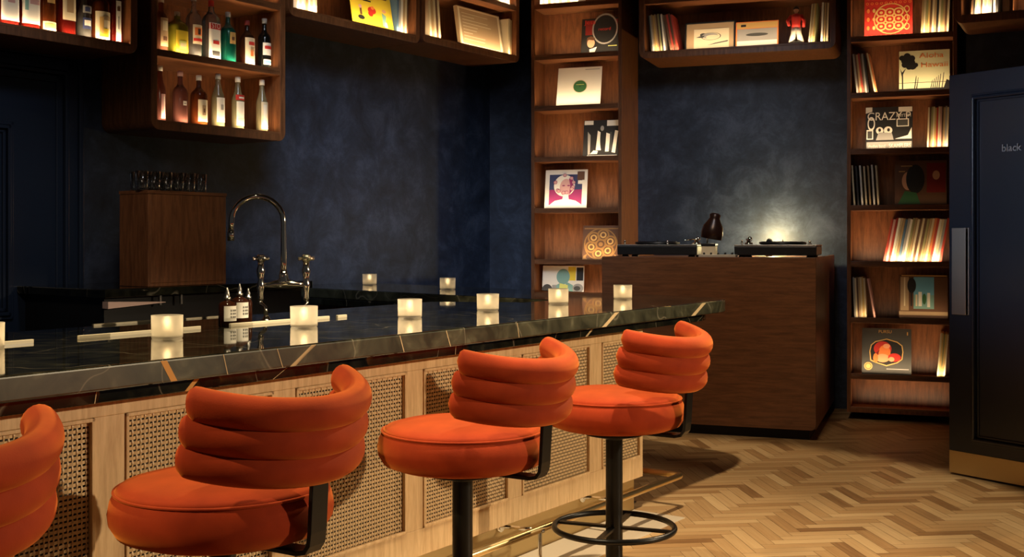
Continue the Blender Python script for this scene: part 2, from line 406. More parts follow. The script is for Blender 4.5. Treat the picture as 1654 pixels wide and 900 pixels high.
# ------------------------------------------------------------------ bar
ZT = 1.066
def make_bar():
    root = thing('bar_counter', 'L-shaped bar with black marble top and pale oak front with woven cane panels', 'bar counter', C0, RB)
    def L(p): v = Vector(p)-C0; return Vector((v.dot(U), -v.dot(N), 0))
    fd = Vector((-.719, .695, 0)); fp = Vector((1.052, 6.644, 0))       # far edge of the wing
    def outline(inset, d):
        a = bar(-5.0, .2-inset); nrm = Vector((.695, .719, 0))
        q = fp-nrm*inset
        # corner of front edge and far edge
        k = (a.x-q.x)*fd.y-(a.y-q.y)*fd.x; den = U.x*fd.y-U.y*fd.x; t = -k/den; cpt = a+U*t
        # far edge meets the back wall
        tt = ((NW+.004)-(q-C0).dot(N))/fd.dot(N); wpt = q+fd*tt
        pts = [a]+fillet(a, cpt, wpt, d, 10)+[wpt]
        return pts
    out = outline(0, .30)
    nrm = Vector((.695, .719, 0)); qi = fp-nrm*.85
    tt = ((NW+.004)-(qi-C0).dot(N))/fd.dot(N); wi = qi+fd*tt
    ti = (-.57-(qi-C0).dot(N))/fd.dot(N); ci = qi+fd*ti
    inner = [wi, ci, bar(-5.0, -.57)]
    bm = B(); prism(bm, [L(p) for p in out+inner], ZT-.067, ZT)
    def vein(px0, px1, w_, m, lean=0):
        s0, s1 = sb(px0, .2), sb(px1, .2)
        v = [bm.verts.new(p) for p in ((s0, -.2006, ZT-.004), (s0+w_, -.2006, ZT-.004), (s1+w_, -.2006, ZT-.064), (s1, -.2006, ZT-.064))]
        f = bm.faces.new(v); f.material_index = m
    vein(259, 276, .022, 2); vein(503, 468, .022, 1); vein(508, 475, .006, 1); vein(360, 367, .003, 1); vein(447, 456, .003, 1); vein(645, 652, .004, 1)
    vein(720, 727, .004, 1); vein(835, 838, .003, 1); vein(993, 972, .04, 1); vein(1134, 1116, .05, 1)
    for f in bm.faces:
        if len(f.verts) == 4 and f.material_index == 0 and max(v.co.z for v in f.verts)-min(v.co.z for v in f.verts) > .03: f.material_index = 3
    o = mesh_obj('marble_top', bm, [MARBLE, VEIN, VEINO, HONED], root, bevel=.007, seg=3)
    out2 = outline(.09, .27)
    qi2 = fp-nrm*.80
    bm = B(); prism(bm, [L(p) for p in out2+[wi, ci, bar(-5.0, -.5)]], ZT-.113, ZT-.0675)
    for px0, px1, w_, m in ((298, 318, .02, 2), (440, 470, .004, 1), (152, 156, .003, 1), (735, 736, .003, 1), (945, 958, .02, 1)):
        s0, s1 = sb(px0, .11), sb(px1, .11)
        f = bm.faces.new([bm.verts.new(p) for p in ((s1, -.1106, ZT-.07), (s1+w_, -.1106, ZT-.07), (s0+w_, -.1106, ZT-.112), (s0, -.1106, ZT-.112))]); f.material_index = m
    mesh_obj('marble_apron', bm, [MARBLE, VEIN, VEINO], root, bevel=.003)
    # cane panels and oak framing
    zt, zb = ZT-.1135, .177; c0, c1 = .282, .896
    starts = [(-.42, -.03)]+[(-1.11-.68*k, -1.11-.68*k+.577) for k in range(0, 6)]
    bm = B()
    edges = sorted(starts)
    box(bm, -5.0, 0, 0, .03, c1, zt); box(bm, -5.0, 0, 0, .03, zb, c0)
    xs = [-5.0]+[v for e in edges for v in e]+[0]
    for a, b_ in zip(xs[0::2], xs[1::2]): box(bm, a, b_, 0, .03, c0, c1)
    mesh_obj('oak_frame', bm, OAK, root, bevel=.002)
    for a, b_ in edges:
        bm = B(); d = .011
        for x0, x1, z0, z1 in ((a, a+d, c0, c1), (b_-d, b_, c0, c1), (a, b_, c0, c0+d), (a, b_, c1-d, c1)): box(bm, x0, x1, -.006, .01, z0, z1)
        mesh_obj('panel_bead', bm, OAK, root, bevel=.002)
        bm = B(); p = .0145; wd = .0046; am = .0022
        x0, x1, z0, z1 = a+d, b_-d, c0+d, c1-d; nx = int((x1-x0)/p); nz = int((z1-z0)/p); px_, pz_ = (x1-x0)/nx, (z1-z0)/nz
        yb = .010
        for j in range(nz):
            z = z0+(j+.5)*pz_; prev = None
            for i in range(nx*2+1):
                x = x0+i*px_/2; y = yb+am*(0 if i % 2 == 0 else (1 if ((i//2+j) % 2) else -1))
                cur = (bm.verts.new((x, y, z-wd)), bm.verts.new((x, y, z+wd)))
                if prev: bm.faces.new((prev[0], cur[0], cur[1], prev[1]))
                prev = cur
        for i in range(nx):
            x = x0+(i+.5)*px_; prev = None
            for j in range(nz*2+1):
                z = z0+j*pz_/2; y = yb-am*(0 if j % 2 == 0 else (1 if ((j//2+i) % 2) else -1))
                cur = (bm.verts.new((x-wd*.55, y, z)), bm.verts.new((x+wd*.55, y, z)))
                if prev: bm.faces.new((prev[0], cur[0], cur[1], prev[1]))
                prev = cur
        mesh_obj('cane_panel', bm, CANE, root)
    bm = B(); box(bm, -5.0, -.002, .031, .5, zb, zt); mesh_obj('carcass', bm, CANEB, root)
    bm = B(); box(bm, -5.0, -.004, .05, .5, .001, zb-.001); mesh_obj('kick_board', bm, BRASSK, root)
    # wing body below the far slab, and its end
    wb = [bar(-.0, -.06), fp-nrm*.42+fd*.15, fp-nrm*.42+fd*2.95, fp-nrm*.8+fd*2.7, fp-nrm*.8+fd*.6, bar(-.3, -.5)]
    bm = B(); prism(bm, [L(p) for p in wb], .1, zt); mesh_obj('wing_body', bm, WALNUT, root)
    # lowered working deck behind the front slab, and pale strips painted for lit edges and reflections
    bm = B(); prism(bm, [L(p) for p in (bar(-5.0, -.572), bar((ci-C0).dot(U)-.02, -.572), bar((ci-C0).dot(U)-.35, -1.15), bar(-5.0, -1.15))], ZT-.05, ZT-.012)
    mesh_obj('working_deck', bm, MARBLE, root, bevel=.003)
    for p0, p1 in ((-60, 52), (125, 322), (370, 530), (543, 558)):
        bm = B(); box(bm, sb(p0, -.572), sb(p1, -.572), .562, .574, ZT-.006, ZT+.011); mesh_obj('lit_edge_strip', bm, PALE, root, bevel=.002)
    bm = B(); box(bm, sb(150, -1.15), sb(248, -1.15), 1.145, 1.157, ZT-.02, ZT-.004); box(bm, sb(285, -1.15), sb(358, -1.15), 1.145, 1.157, ZT-.02, ZT-.006); mesh_obj('lit_edge_strip', bm, PALE, root, bevel=.002)
    # foot rail
    zr, nr = .18, .16
    bm = B(); pts = [(-5.0, -nr, zr)]+[tuple(v) for v in fillet(Vector((-1, -nr, zr)), Vector((.12, -nr, zr)), Vector((.12, .2, zr)), .03, 6)]+[(.12, .16, zr)]
    tube(bm, pts, .0165, 16); fr = mesh_obj('foot_rail', bm, BRASS, root, True); fr['label'] = 'brass foot rail'
    for s in (-.53, -1.21, -1.89, -2.57, -3.25, -3.93):
        bm = B(); tube(bm, [(s, -nr, zr-.004), (s, .0495, zr-.018)], .0085, 12); tube(bm, [(s, .0375, zr-.0175), (s, .0495, zr-.018)], .024, 20)
        mesh_obj('wall_bracket', bm, CHROME, fr, True)
    for s, y in ((.02, .14), (-1.21, -nr), (-2.57, -nr), (-3.93, -nr)):
        if y > 0: s = .12
        bm = B(); lathe(bm, [(.034, .001), (.034, .008), (.012, .014), (.0085, .02), (.0085, zr-.01), (.021, zr-.012), (.021, zr+.0)], 16, (s, y, 0)); mesh_obj('floor_post', bm, CHROME, fr, True)
make_bar()

# ------------------------------------------------------------------ stools
def make_stool(loc, label, rz):
    t = thing('bar_stool', label, 'bar stool', loc, rz, 'rust velvet stools along the bar')
    # local: -y points at the back of the stool (away from the bar), +y towards the bar
    bm = B(); lathe(bm, [(.18, .646), (.225, .648), (.262, .662), (.279, .69), (.282, .715), (.277, .742), (.268, .762), (.262, .768)], 64)
    lathe(bm, [(.262, .766), (.264, .770), (.252, .780), (.215, .790), (.15, .796), (.07, .798), (.01, .798)], 64)
    mesh_obj('seat', bm, VELVET, t, True)
    bm = B(); tube(bm, [(.2665*math.cos(k*PI/40), .2665*math.sin(k*PI/40), .767) for k in range(80)], .0042, 8, closed=True); mesh_obj('piping', bm, VELVET, t, True)
    R, rv, rh, fm = .285, .042, .038, math.radians(74); yc = -.05
    bm = B()
    for k in range(3):
        steps = 72; seg = 20; rings = []; Rk = R; z0 = .852+k*.066; fk = fm-(.0 if k < 2 else .03)
        for i in range(steps+1):
            f = -fk+2*fk*i/steps; e = min(i, steps-i)/steps*2*fk*Rk; cap = .026
            sc = math.sqrt(max(.02, 1-(1-min(e, cap)/cap)**2)) if e < cap else 1
            zc = z0+.045*(f/fm)**2
            dr = Vector((math.sin(f), -math.cos(f), 0)); c = Vector((0, yc-.011*k, zc))+dr*Rk
            rings.append([bm.verts.new(c+dr*rh*sc*math.cos(2*PI*j/seg)+Vector((0, 0, rv*sc*math.sin(2*PI*j/seg)))) for j in range(seg)])
        for a, b_ in zip(rings, rings[1:]):
            for j in range(seg): bm.faces.new((a[j], a[(j+1) % seg], b_[(j+1) % seg], b_[j]))
        bm.faces.new(rings[0][::-1]); bm.faces.new(rings[-1])
    mesh_obj('backrest', bm, VELVET, t, True)
    bm = B(); path = [(-.05, .636), (-.27, .636), (-.295, .642), (-.308, .66), (-.312, .69), (-.316, .76), (-.322, .86)]
    pv = None
    for y, z in path:
        i = path.index((y, z)); y2, z2 = path[min(i+1, len(path)-1)]; y1, z1 = path[max(i-1, 0)]
        d = Vector((0, y2-y1, z2-z1)).normalized(); nn = Vector((0, -d.z, d.y))*.006; p = Vector((0, y, z))
        cur = [bm.verts.new(p+nn*sg+Vector((sx*.03, 0, 0))) for sx, sg in ((-1, -1), (1, -1), (1, 1), (-1, 1))]
        if pv:
            for j in range(4): bm.faces.new((pv[j], pv[(j+1) % 4], cur[(j+1) % 4], cur[j]))
        else: bm.faces.new(cur[::-1])
        pv = cur
    bm.faces.new(pv); mesh_obj('back_support', bm, BLACK, t, bevel=.002)
    bm = B(); lathe(bm, [(.034, .03), (.034, .6), (.12, .62), (.12, .645)], 32); mesh_obj('post', bm, BLACK, t, bevel=.002, smooth=False)
    bm = B(); tube(bm, [(.24*math.cos(k*PI/40), .24*math.sin(k*PI/40), .247) for k in range(80)], .0115, 10, closed=True); mesh_obj('foot_ring', bm, BLACK, t, True)
    for k, ang in enumerate((10, 100)):
        a = math.radians(ang); d = Vector((math.cos(a), math.sin(a), 0)); q = Vector((-d.y, d.x, 0))*.012; bm = B()
        for sg in (-1, 1):
            p0 = d*sg*.033; p1 = d*sg*.235
            vs = [bm.verts.new(p+qq+Vector((0, 0, z))) for z in (.242, .252) for p, qq in ((p0, -q), (p1, -q), (p1, q), (p0, q))]
            for f in ((3, 2, 1, 0), (4, 5, 6, 7), (0, 1, 5, 4), (1, 2, 6, 5), (2, 3, 7, 6), (3, 0, 4, 7)): bm.faces.new([vs[i] for i in f])
        mesh_obj('ring_spoke', bm, BLACK, t)
    bm = B(); lathe(bm, [(.21, .001), (.21, .012), (.20, .018), (.05, .026), (.036, .034)], 48); mesh_obj('base', bm, BLACK, t, True)
    return t
def stool_at(px, n, dr=4): s = sb(px, n); return bar(s, n), RB+math.radians(dr)
p, r = stool_at(992, .53); st = make_stool(p, 'rust velvet bar stool farthest along the bar, its whole foot ring in view', r)
p, r = stool_at(747, .50); dup(st, p, 'rust velvet bar stool in the middle of the row, black post showing under its seat', r)
p, r = stool_at(360, .52); dup(st, p, 'large near rust velvet bar stool whose seat reaches the bottom of the photo', r)
dup(st, bar(-4.14, .52), 'rust velvet bar stool cut off by the left edge, only its backrest end showing', RB+math.radians(4))

# ------------------------------------------------------------------ shelf units
LEDS = {}
def led(root, x0, x1, y, z, power=1.0, th=58, spread=120):
    light('AREA', 'shelf_strip_light', ((x0+x1)/2, y, z), LEDW*(x1-x0)*power, LED, None, x1-x0, rot=(math.radians(90+th), 0, 0), sy=.008, spread=spread, parent=root)
def rounded(x0, x1, z0, z1, r, k=6, rt=None):
    pts = []
    rt = r if rt is None else rt
    for cx, cz, a0, rr in ((x1-r, z0+r, -90, r), (x1-rt, z1-rt, 0, rt), (x0+rt, z1-rt, 90, rt), (x0+r, z0+r, 180, r)):
        for i in range(k+1):
            a = math.radians(a0+90*i/k); pts.append((cx+rr*math.cos(a), cz+rr*math.sin(a)))
    return pts
def shelf_unit(name, label, cat, loc, rz, W, depth, z0, z1, floors, r=.06, th=.028, ct=None, leds=(), lip=.014, back_at=None, inner_depth=None, power=1.0, dividers=(), ends=True, pw=None, ledspread=118, group=None):
    """local x along the wall from 0 to W, y from -depth (front) to 0 (wall); z in world heights"""
    t = thing(name, label, cat, loc, rz, group); sth = th; th = ct or th
    bm = B(); o = rounded(0, W, z0, z1, max(r, .001)); i = rounded(th, W-th, z0+th, z1-th, max(r-th, .001))
    n = len(o); V = [[bm.verts.new((x, y, z)) for x, z in pr] for y in (-depth, 0) for pr in (o, i)]
    for k in range(n):
        k2 = (k+1) % n
        bm.faces.new((V[0][k], V[0][k2], V[1][k2], V[1][k])); bm.faces.new((V[2][k], V[2][k2], V[3][k2], V[3][k]))
        bm.faces.new((V[0][k], V[0][k2], V[2][k2], V[2][k])); bm.faces.new((V[1][k], V[1][k2], V[3][k2], V[3][k]))
    bmesh.ops.remove_doubles(bm, verts=bm.verts[:], dist=.0004)
    mesh_obj('carcass', bm, WALNUT, t, bevel=.003)
    yb = -.012 if inner_depth is None else -(depth-inner_depth)
    bm = B(); box(bm, th*.7, W-th*.7, yb-.012, yb, z0+th*.6, z1-th*.6); mesh_obj('back_panel', bm, WALNUT, t)
    for x in dividers:
        bm = B(); box(bm, x-.012, x+.012, -depth+.006, yb-.012, z0+th, z1-th); mesh_obj('divider', bm, WALNUT, t, bevel=.002)
    for z in floors:
        bm = B()
        if z-th > z0+.01: box(bm, th+.0005, W-th-.0005, -depth+.002, yb-.0125, z-sth, z)
        box(bm, max(th, r*.8)+.0005, W-max(th, r*.8)-.0005, -depth+.0015, -depth+.011, z-.001, z+lip)
        mesh_obj('shelf', bm, WALNUT_H, t, bevel=.002)
    for k, z in enumerate(leds):
        p_ = power if pw is None else pw[k]
        if p_ > 0: led(t, th+.03, W-th-.03, -depth+.0145, z+lip*.9, p_, spread=ledspread)
    return t
NF = NW+.465                                          # front plane of the units over the bar
LV = [.345, .779, 1.213, 1.647, 2.081, 2.515, 2.949, 3.383]
th = .028
# unit over the door
s1 = sb(222, NF); shelf_unit('hanging_shelf', 'dark oak hanging shelf of spirits above the panelled door', 'wall shelf', bar(s1-1.9, NW), RB, 1.9, .465, 2.458, 3.35, [2.503], ct=.045, leds=[2.503], power=.85)
# bottle unit with two rows
sl, sr = sb(244, NF), sb(461, NF)
shelf_unit('hanging_shelf', 'tall dark oak wall shelf with two rows of lit bottles', 'wall shelf', bar(sl, NW), RB, sr-sl, .465, 2.04, 3.36, [2.085, 2.50, 2.925], ct=.045, leds=[2.085, 2.50, 2.925], power=1.0)
sa0, sa1 = sb(466, NF), sb(679, NF)
shelf_unit('hanging_shelf', 'dark oak wall shelf holding the yellow album cover', 'wall shelf', bar(sa0, NW), RB, sa1-sa0-.004, .465, 2.88, 3.75, [2.925, 3.36], ct=.045, leds=[2.925, 3.36], power=.9)
sb0, sb1 = sb(681, NF), sb(839, NF)
shelf_unit('hanging_shelf', 'dark oak wall shelf holding the tan album box, next to the room corner', 'wall shelf', bar(sb0, NW), RB, sb1-sb0, .465, 2.903, 3.75, [2.948, 3.37], ct=.045, leds=[2.948, 3.37], power=.85)
# bookcases
DEP = .31+.255
shelf_unit('record_bookcase', 'tall dark oak bookcase left of the turntables, one album cover per shelf', 'bookcase', wal(TL0, -.255), RW, TL1-TL0, DEP, .06, 3.8, LV, r=0, leds=LV, inner_depth=.29, power=.75)
shelf_unit('record_bookcase', 'tall dark oak bookcase beside the open door, album covers and rows of records', 'bookcase', wal(TR0, -.255), RW, TR1-TR0, DEP, .06, 3.8, [.088]+LV, r=0, leds=[.088]+LV, inner_depth=.29, pw=[.55, .9, .22, 1.15, .045, .8, .6, .9, .9])
HT0, HT1 = tw(1032, .30), tw(1350, .30)
shelf_unit('hanging_shelf', 'long dark oak wall shelf above the turntables with pictures and a figurine', 'wall shelf', wal(HT0, -.255), RW, HT1-HT0, .555, 2.885, 3.75, [2.93, 3.36], ct=.045, leds=[2.93, 3.36], power=.6)
shelf_unit('hanging_shelf', 'oak wall shelf of records above the open door', 'wall shelf', w3(-.02, .002), R3, 1.7, .5, 2.885, 3.75, [2.93, 3.36], ct=.045, leds=[2.93], power=1.2, dividers=[.36])

# ------------------------------------------------------------------ album covers
def C(name, c): return mat('print_'+name, c, .55)
PR = dict(white=(.82, .78, .68), black=(.015, .014, .014), cream=(.72, .62, .42), red=(.55, .03, .02), orange=(.80, .22, .05), yellow=(.80, .60, .04), green=(.04, .14, .05),
          blue=(.08, .26, .42), navy=(.04, .05, .13), magenta=(.28, .03, .13), pink=(.62, .36, .34), tan=(.42, .29, .16), grey=(.32, .31, .29), teal=(.20, .38, .34), skin=(.66, .36, .22),
          brown=(.13, .06, .03), gold=(.62, .38, .12), darkred=(.20, .015, .012), sky=(.16, .42, .58), dkgrey=(.06, .06, .055), lime=(.62, .66, .18), straw=(.72, .70, .42), bronze=(.36, .19, .055), peach=(.85, .36, .18))
def art(bm, w, h, items, mats_):
    """print shapes on the front (y=0, facing -y); coordinates 0..1 across and up"""
    ly = 0
    def mi(c):
        if c not in mats_: mats_.append(c)
        return mats_.index(c)
    for it in items:
        ly += 1; y = -.00025-.00008*ly; k = it[0]
        if k == 'text':
            _, c, s, x, z, size, fit = it; text_bm(bm, s, x*w, z*h, size*h, y, mi(c), fit=fit*w if fit else None); continue
        if k == 'rect': _, c, x0, z0, x1, z1 = it; P = [(x0, z0), (x1, z0), (x1, z1), (x0, z1)]
        elif k == 'ell': _, c, x, z, rx, rz = it; P = [(x+rx*math.cos(2*PI*i/28), z+rz*math.sin(2*PI*i/28)) for i in range(28)]
        elif k == 'poly': _, c, P = it
        elif k == 'ring':
            _, c, x, z, rx, rz, f = it; m_ = mi(c); n = 28
            o_ = [bm.verts.new(((x+rx*math.cos(2*PI*i/n))*w, y, (z+rz*math.sin(2*PI*i/n))*h)) for i in range(n)]
            i_ = [bm.verts.new(((x+f*rx*math.cos(2*PI*i/n))*w, y, (z+f*rz*math.sin(2*PI*i/n))*h)) for i in range(n)]
            for a in range(n): bm.faces.new((o_[a], o_[(a+1) % n], i_[(a+1) % n], i_[a])).material_index = m_
            continue
        f = bm.faces.new([bm.verts.new((px*w, y, pz*h)) for px, pz in P]); f.material_index = mi(c)
def cover(name, label, P, rz, w, h, base, items, lean=7, th=.006, cat='album cover', group=None, edge=None):
    P = P+Vector((0, 0, th*math.sin(math.radians(lean))+.0006))
    bm = B(); box(bm, 0, w, 0, th, 0, h); ms = [base]
    art(bm, w, h, items, ms); KEEP.append(bm)
    bmesh.ops.recalc_face_normals(bm, faces=[f for f in bm.faces][:6])
    o = mesh_obj(name, bm, [C(m, PR[m]) for m in ms])
    o.matrix_world = Matrix.Translation(P) @ Matrix.Rotation(rz, 4, 'Z') @ Matrix.Rotation(math.radians(-lean), 4, 'X')
    return tag(o, label, cat, group)
def lv_cover(name, label, x0, x1, z, h, base, items, lean=8, m=.225, **k):
    a, b = tw(x0, m), tw(x1, m)
    return cover(name, label, wal(a, m, z+.001), RW, b-a, h, base, items, lean, **k)
G = 'album covers facing out on the bookcases'
# left bookcase, from the top
lv_cover('album_cover', 'dark album cover with a pale ring and a face, high on the left bookcase', 938, 999, LV[6], .32, 'black',
  [('rect', 'darkred', .1, .55, .95, .95), ('ring', 'grey', .62, .70, .34, .42, .9), ('ell', 'black', .62, .70, .30, .37), ('ell', 'skin', .26, .33, .10, .13), ('poly', 'brown', [(.14, .36), (.16, .48), (.26, .52), (.37, .46), (.34, .40), (.2, .42)]),
   ('poly', 'white', [(.24, .0), (.34, .0), (.42, .22), (.30, .18), (.22, .16)]), ('poly', 'black', [(.05, 0), (.24, 0), (.22, .17), (.12, .14)]), ('text', 'red', 'Jess', .06, .85, .16, .3), ('text', 'red', 'record', .45, .66, .12, .32), ('rect', 'lime', .72, .22, .95, .24)], group=G)
lv_cover('album_cover', 'plain white album sleeve with a round green centre label, on the left bookcase', 898, 969, LV[5], .355, 'white',
  [('ell', 'cream', .52, .52, .165, .165), ('ell', 'green', .52, .52, .15, .15), ('ell', 'black', .52, .52, .012, .012), ('rect', 'lime', .43, .56, .61, .572), ('rect', 'grey', .62, .93, .95, .945)], lean=12, group=G)
lv_cover('album_cover', 'black and white photographic album cover with dark pillars, on the left bookcase', 941, 999, LV[4], .325, 'black',
  [('rect', 'white', .02, .88, .27, .99), ('rect', 'white', .65, .84, .98, .99), ('poly', 'white', [(.36, .2), (.5, .2), (.5, .66), (.4, .72)]), ('poly', 'white', [(.62, .16), (.72, .16), (.75, .62), (.64, .66)]), ('poly', 'white', [(.80, .14), (.9, .12), (.97, .7), (.88, .72)]),
   ('poly', 'grey', [(.14, .08), (.2, .1), (.2, .6), (.12, .7)]), ('ell', 'black', .54, .5, .07, .34), ('ell', 'grey', .52, .78, .05, .07), ('rect', 'white', .12, .02, .95, .07), ('poly', 'white', [(.2, .1), (.4, .1), (.42, .18), (.3, .2)]), ('rect', 'dkgrey', .74, .2, .8, .68)], group=G)
fl = []
rr = random.Random(5)
for i in range(14):
    a = rr.uniform(0, 2*PI); fl += [('ell', 'pink', .46+.22*math.cos(a), .64+.22*math.sin(a), .045, .045), ('ring', 'magenta', .46+.22*math.cos(a), .64+.22*math.sin(a), .045, .045, .8)]
lv_cover('album_cover', 'white bordered album cover with a purple portrait of a flower crowned face', 879, 947, LV[3], .345, 'white',
  [('rect', 'navy', .1, .5, .88, .88), ('rect', 'magenta', .1, .12, .88, .5), ('ell', 'white', .46, .6, .25, .27), ('ell', 'pink', .5, .55, .15, .22), ('poly', 'magenta', [(.58, .38), (.68, .5), (.66, .74), (.56, .78), (.6, .6)]), ('poly', 'white', [(.42, .22), (.58, .22), (.56, .38), (.44, .38)]),
   ('poly', 'white', [(.12, .12), (.88, .12), (.74, .22), (.58, .26), (.42, .26), (.24, .22)]), ('ell', 'magenta', .44, .6, .035, .015), ('ell', 'magenta', .56, .6, .035, .015), ('ell', 'red', .5, .44, .04, .018), ('rect', 'brown', .76, .74, .93, .95), ('rect', 'white', .78, .64, .93, .73)]+fl, group=G)
orn = [('rect', 'bronze', .04, .9, .97, .93)]
for k in range(6):
    a = k*PI/3+.3; orn += [('ring', 'bronze', .5+.27*math.cos(a), .47+.27*math.sin(a), .17, .17, .72), ('ring', 'gold', .5+.27*math.cos(a), .47+.27*math.sin(a), .09, .09, .55)]
orn += [('ring', 'bronze', .5, .47, .15, .15, .7), ('ell', 'bronze', .5, .47, .06, .06), ('poly', 'bronze', [(0, .02), (.16, .02), (.1, .1), (.14, .2), (.04, .14)]), ('poly', 'bronze', [(.98, .02), (.84, .02), (.9, .1), (.86, .2), (.96, .14)]), ('ring', 'bronze', .5, .47, .46, .46, .93)]
lv_cover('album_cover', 'dark album cover with golden scroll ornament, behind the left turntable', 940, 999, LV[2], .30, 'brown', orn, group=G)
lv_cover('album_cover', 'collage album cover in teal, yellow and white, low on the left bookcase behind the candle', 875, 942, LV[1]+.06, .33, 'white',
  [('rect', 'yellow', .62, .62, .8, .98), ('rect', 'black', .82, .62, .98, .96), ('ell', 'teal', .5, .72, .16, .2), ('poly', 'teal', [(.3, .1), (.46, .1), (.5, .6), (.34, .5)]), ('poly', 'teal', [(.6, .1), (.76, .1), (.74, .5), (.56, .6)]), ('poly', 'lime', [(.4, .1), (.6, .1), (.62, .5), (.42, .55)]),
   ('ell', 'dkgrey', .12, .36, .13, .16), ('ell', 'grey', .86, .42, .13, .12), ('rect', 'grey', .24, .3, .34, .5), ('ell', 'dkgrey', .84, .42, .08, .06)], group=G, lean=6)
# right bookcase
orn = [('text', 'gold', 'OOMPARANTEEED', .05, .91, .1, .88), ('ring', 'gold', .55, .45, .36, .36, .93)]
for i in range(3):
    for j in range(3): orn += [('ring', 'gold', .35+.18*i, .28+.16*j, .11, .10, .7), ('ell', 'gold', .35+.18*i, .28+.16*j, .035, .03)]
for k in range(10): orn += [('ell', 'gold', .06+.098*k, .05, .03, .03), ('ring', 'orange', .06+.098*k, .82, .03, .03, .6)]
for z in (.25, .45, .65): orn += [('ell', 'gold', .2, z, .03, .045), ('ring', 'gold', .88, z, .06, .08, .7), ('ell', 'orange', .08, z, .03, .05)]
lv_cover('album_cover', 'red album cover with a golden medallion pattern, top of the right bookcase', 1396, 1474, LV[6], .345, 'red', orn, group=G)
tree = [('poly', 'black', [(.06, .08), (.085, .08), (.08, .45), (.14, .6), (.06, .5), (.02, .6), (.055, .4)])]
for x, z, r_ in ((.14, .78, .1), (.06, .84, .06), (.22, .72, .1), (.27, .64, .08), (.16, .88, .07), (.25, .82, .07), (.12, .68, .07), (.33, .66, .05), (.2, .62, .06)): tree.append(('ell', 'black', x, z, r_, r_*1.05))
tree += [('rect', 'black', .0, .24, 1, .25), ('rect', 'black', 0, 0, 1, .11)]
for x in (.3, .34, .62, .66, .7, .74, .78, .84): tree.append(('poly', 'black', [(x, .1), (x+.02, .1), (x+.05, .36+.1*math.sin(x*9)), (x+.04, .36+.1*math.sin(x*9))]))
tree += [('poly', 'black', [(.88, .1), (1, .1), (1, .26), (.94, .3)]), ('text', 'orange', 'Aloha', .40, .82, .17, .48), ('text', 'orange', 'Hawaii', .44, .60, .17, .52)]
lv_cover('album_cover', 'pale yellow album cover with a tree silhouette and orange lettering Aloha Hawaii', 1452, 1534, LV[5], .335, 'straw', tree, group=G)
lv_cover('album_cover', 'black and white comic style album cover lettered CRAZY, on the right bookcase', 1398, 1474, LV[4], .345, 'black',
  [('poly', 'white', [(0, .86), (.14, .9), (.14, 1), (0, 1)]), ('rect', 'white', .70, .88, .99, .99), ('text', 'white', 'CRAZY P', .04, .70, .26, .92), ('text', 'white', 'RHYTHM', .66, .76, .1, .3), ('ring', 'white', .12, .62, .08, .16, .7), ('rect', 'white', .66, .54, .92, .72), ('rect', 'dkgrey', .68, .56, .90, .70),
   ('rect', 'white', .02, .26, .16, .48), ('rect', 'dkgrey', .04, .28, .14, .45), ('ell', 'white', .3, .46, .08, .08), ('ell', 'white', .48, .46, .09, .09), ('poly', 'grey', [(.22, .24), (.6, .24), (.56, .4), (.28, .42)]), ('poly', 'white', [(.62, .26), (.98, .26), (.98, .52), (.9, .34)]), ('rect', 'grey', .02, .04, .98, .2),
   ('text', 'white', 'SKAMPLERS', .5, .06, .14, .46), ('text', 'white', 'rhythm band', .06, .06, .12, .36), ('ell', 'black', .30, .47, .03, .04), ('ell', 'black', .49, .47, .03, .04)], group=G)
lv_cover('album_cover', 'dim brown album cover with a half turned face, on the right bookcase', 1445, 1529, LV[3], .355, 'brown',
  [('rect', 'darkred', .62, .3, .98, .95), ('ell', 'skin', .26, .56, .12, .2), ('ell', 'black', .4, .6, .18, .32), ('poly', 'green', [(.06, .05), (.5, .05), (.42, .3), (.2, .34)]), ('ell', 'skin', .8, .68, .07, .1), ('rect', 'gold', .12, .88, .34, .90), ('rect', 'gold', .08, .76, .2, .78)], group=G)
lv_cover('album_cover', 'album cover with a blue sky over a palm lined street, low on the right bookcase', 1452, 1531, LV[1], .345, 'brown',
  [('rect', 'tan', .03, .2, .2, .95), ('rect', 'sky', .3, .55, .72, .95), ('poly', 'teal', [(.3, .24), (.72, .24), (.72, .55), (.3, .55)]), ('rect', 'white', .40, .3, .47, .62), ('rect', 'white', .58, .28, .64, .6), ('rect', 'cream', .34, .3, .38, .56), ('ell', 'black', .26, .76, .09, .17), ('rect', 'black', .24, .3, .27, .7), ('ell', 'green', .52, .46, .04, .12), ('rect', 'brown', .74, .2, .98, .95), ('rect', 'gold', .05, .97, .98, .99), ('rect', 'tan', .0, .1, 1, .18), ('rect', 'cream', .1, .3, .13, .94)], group=G)
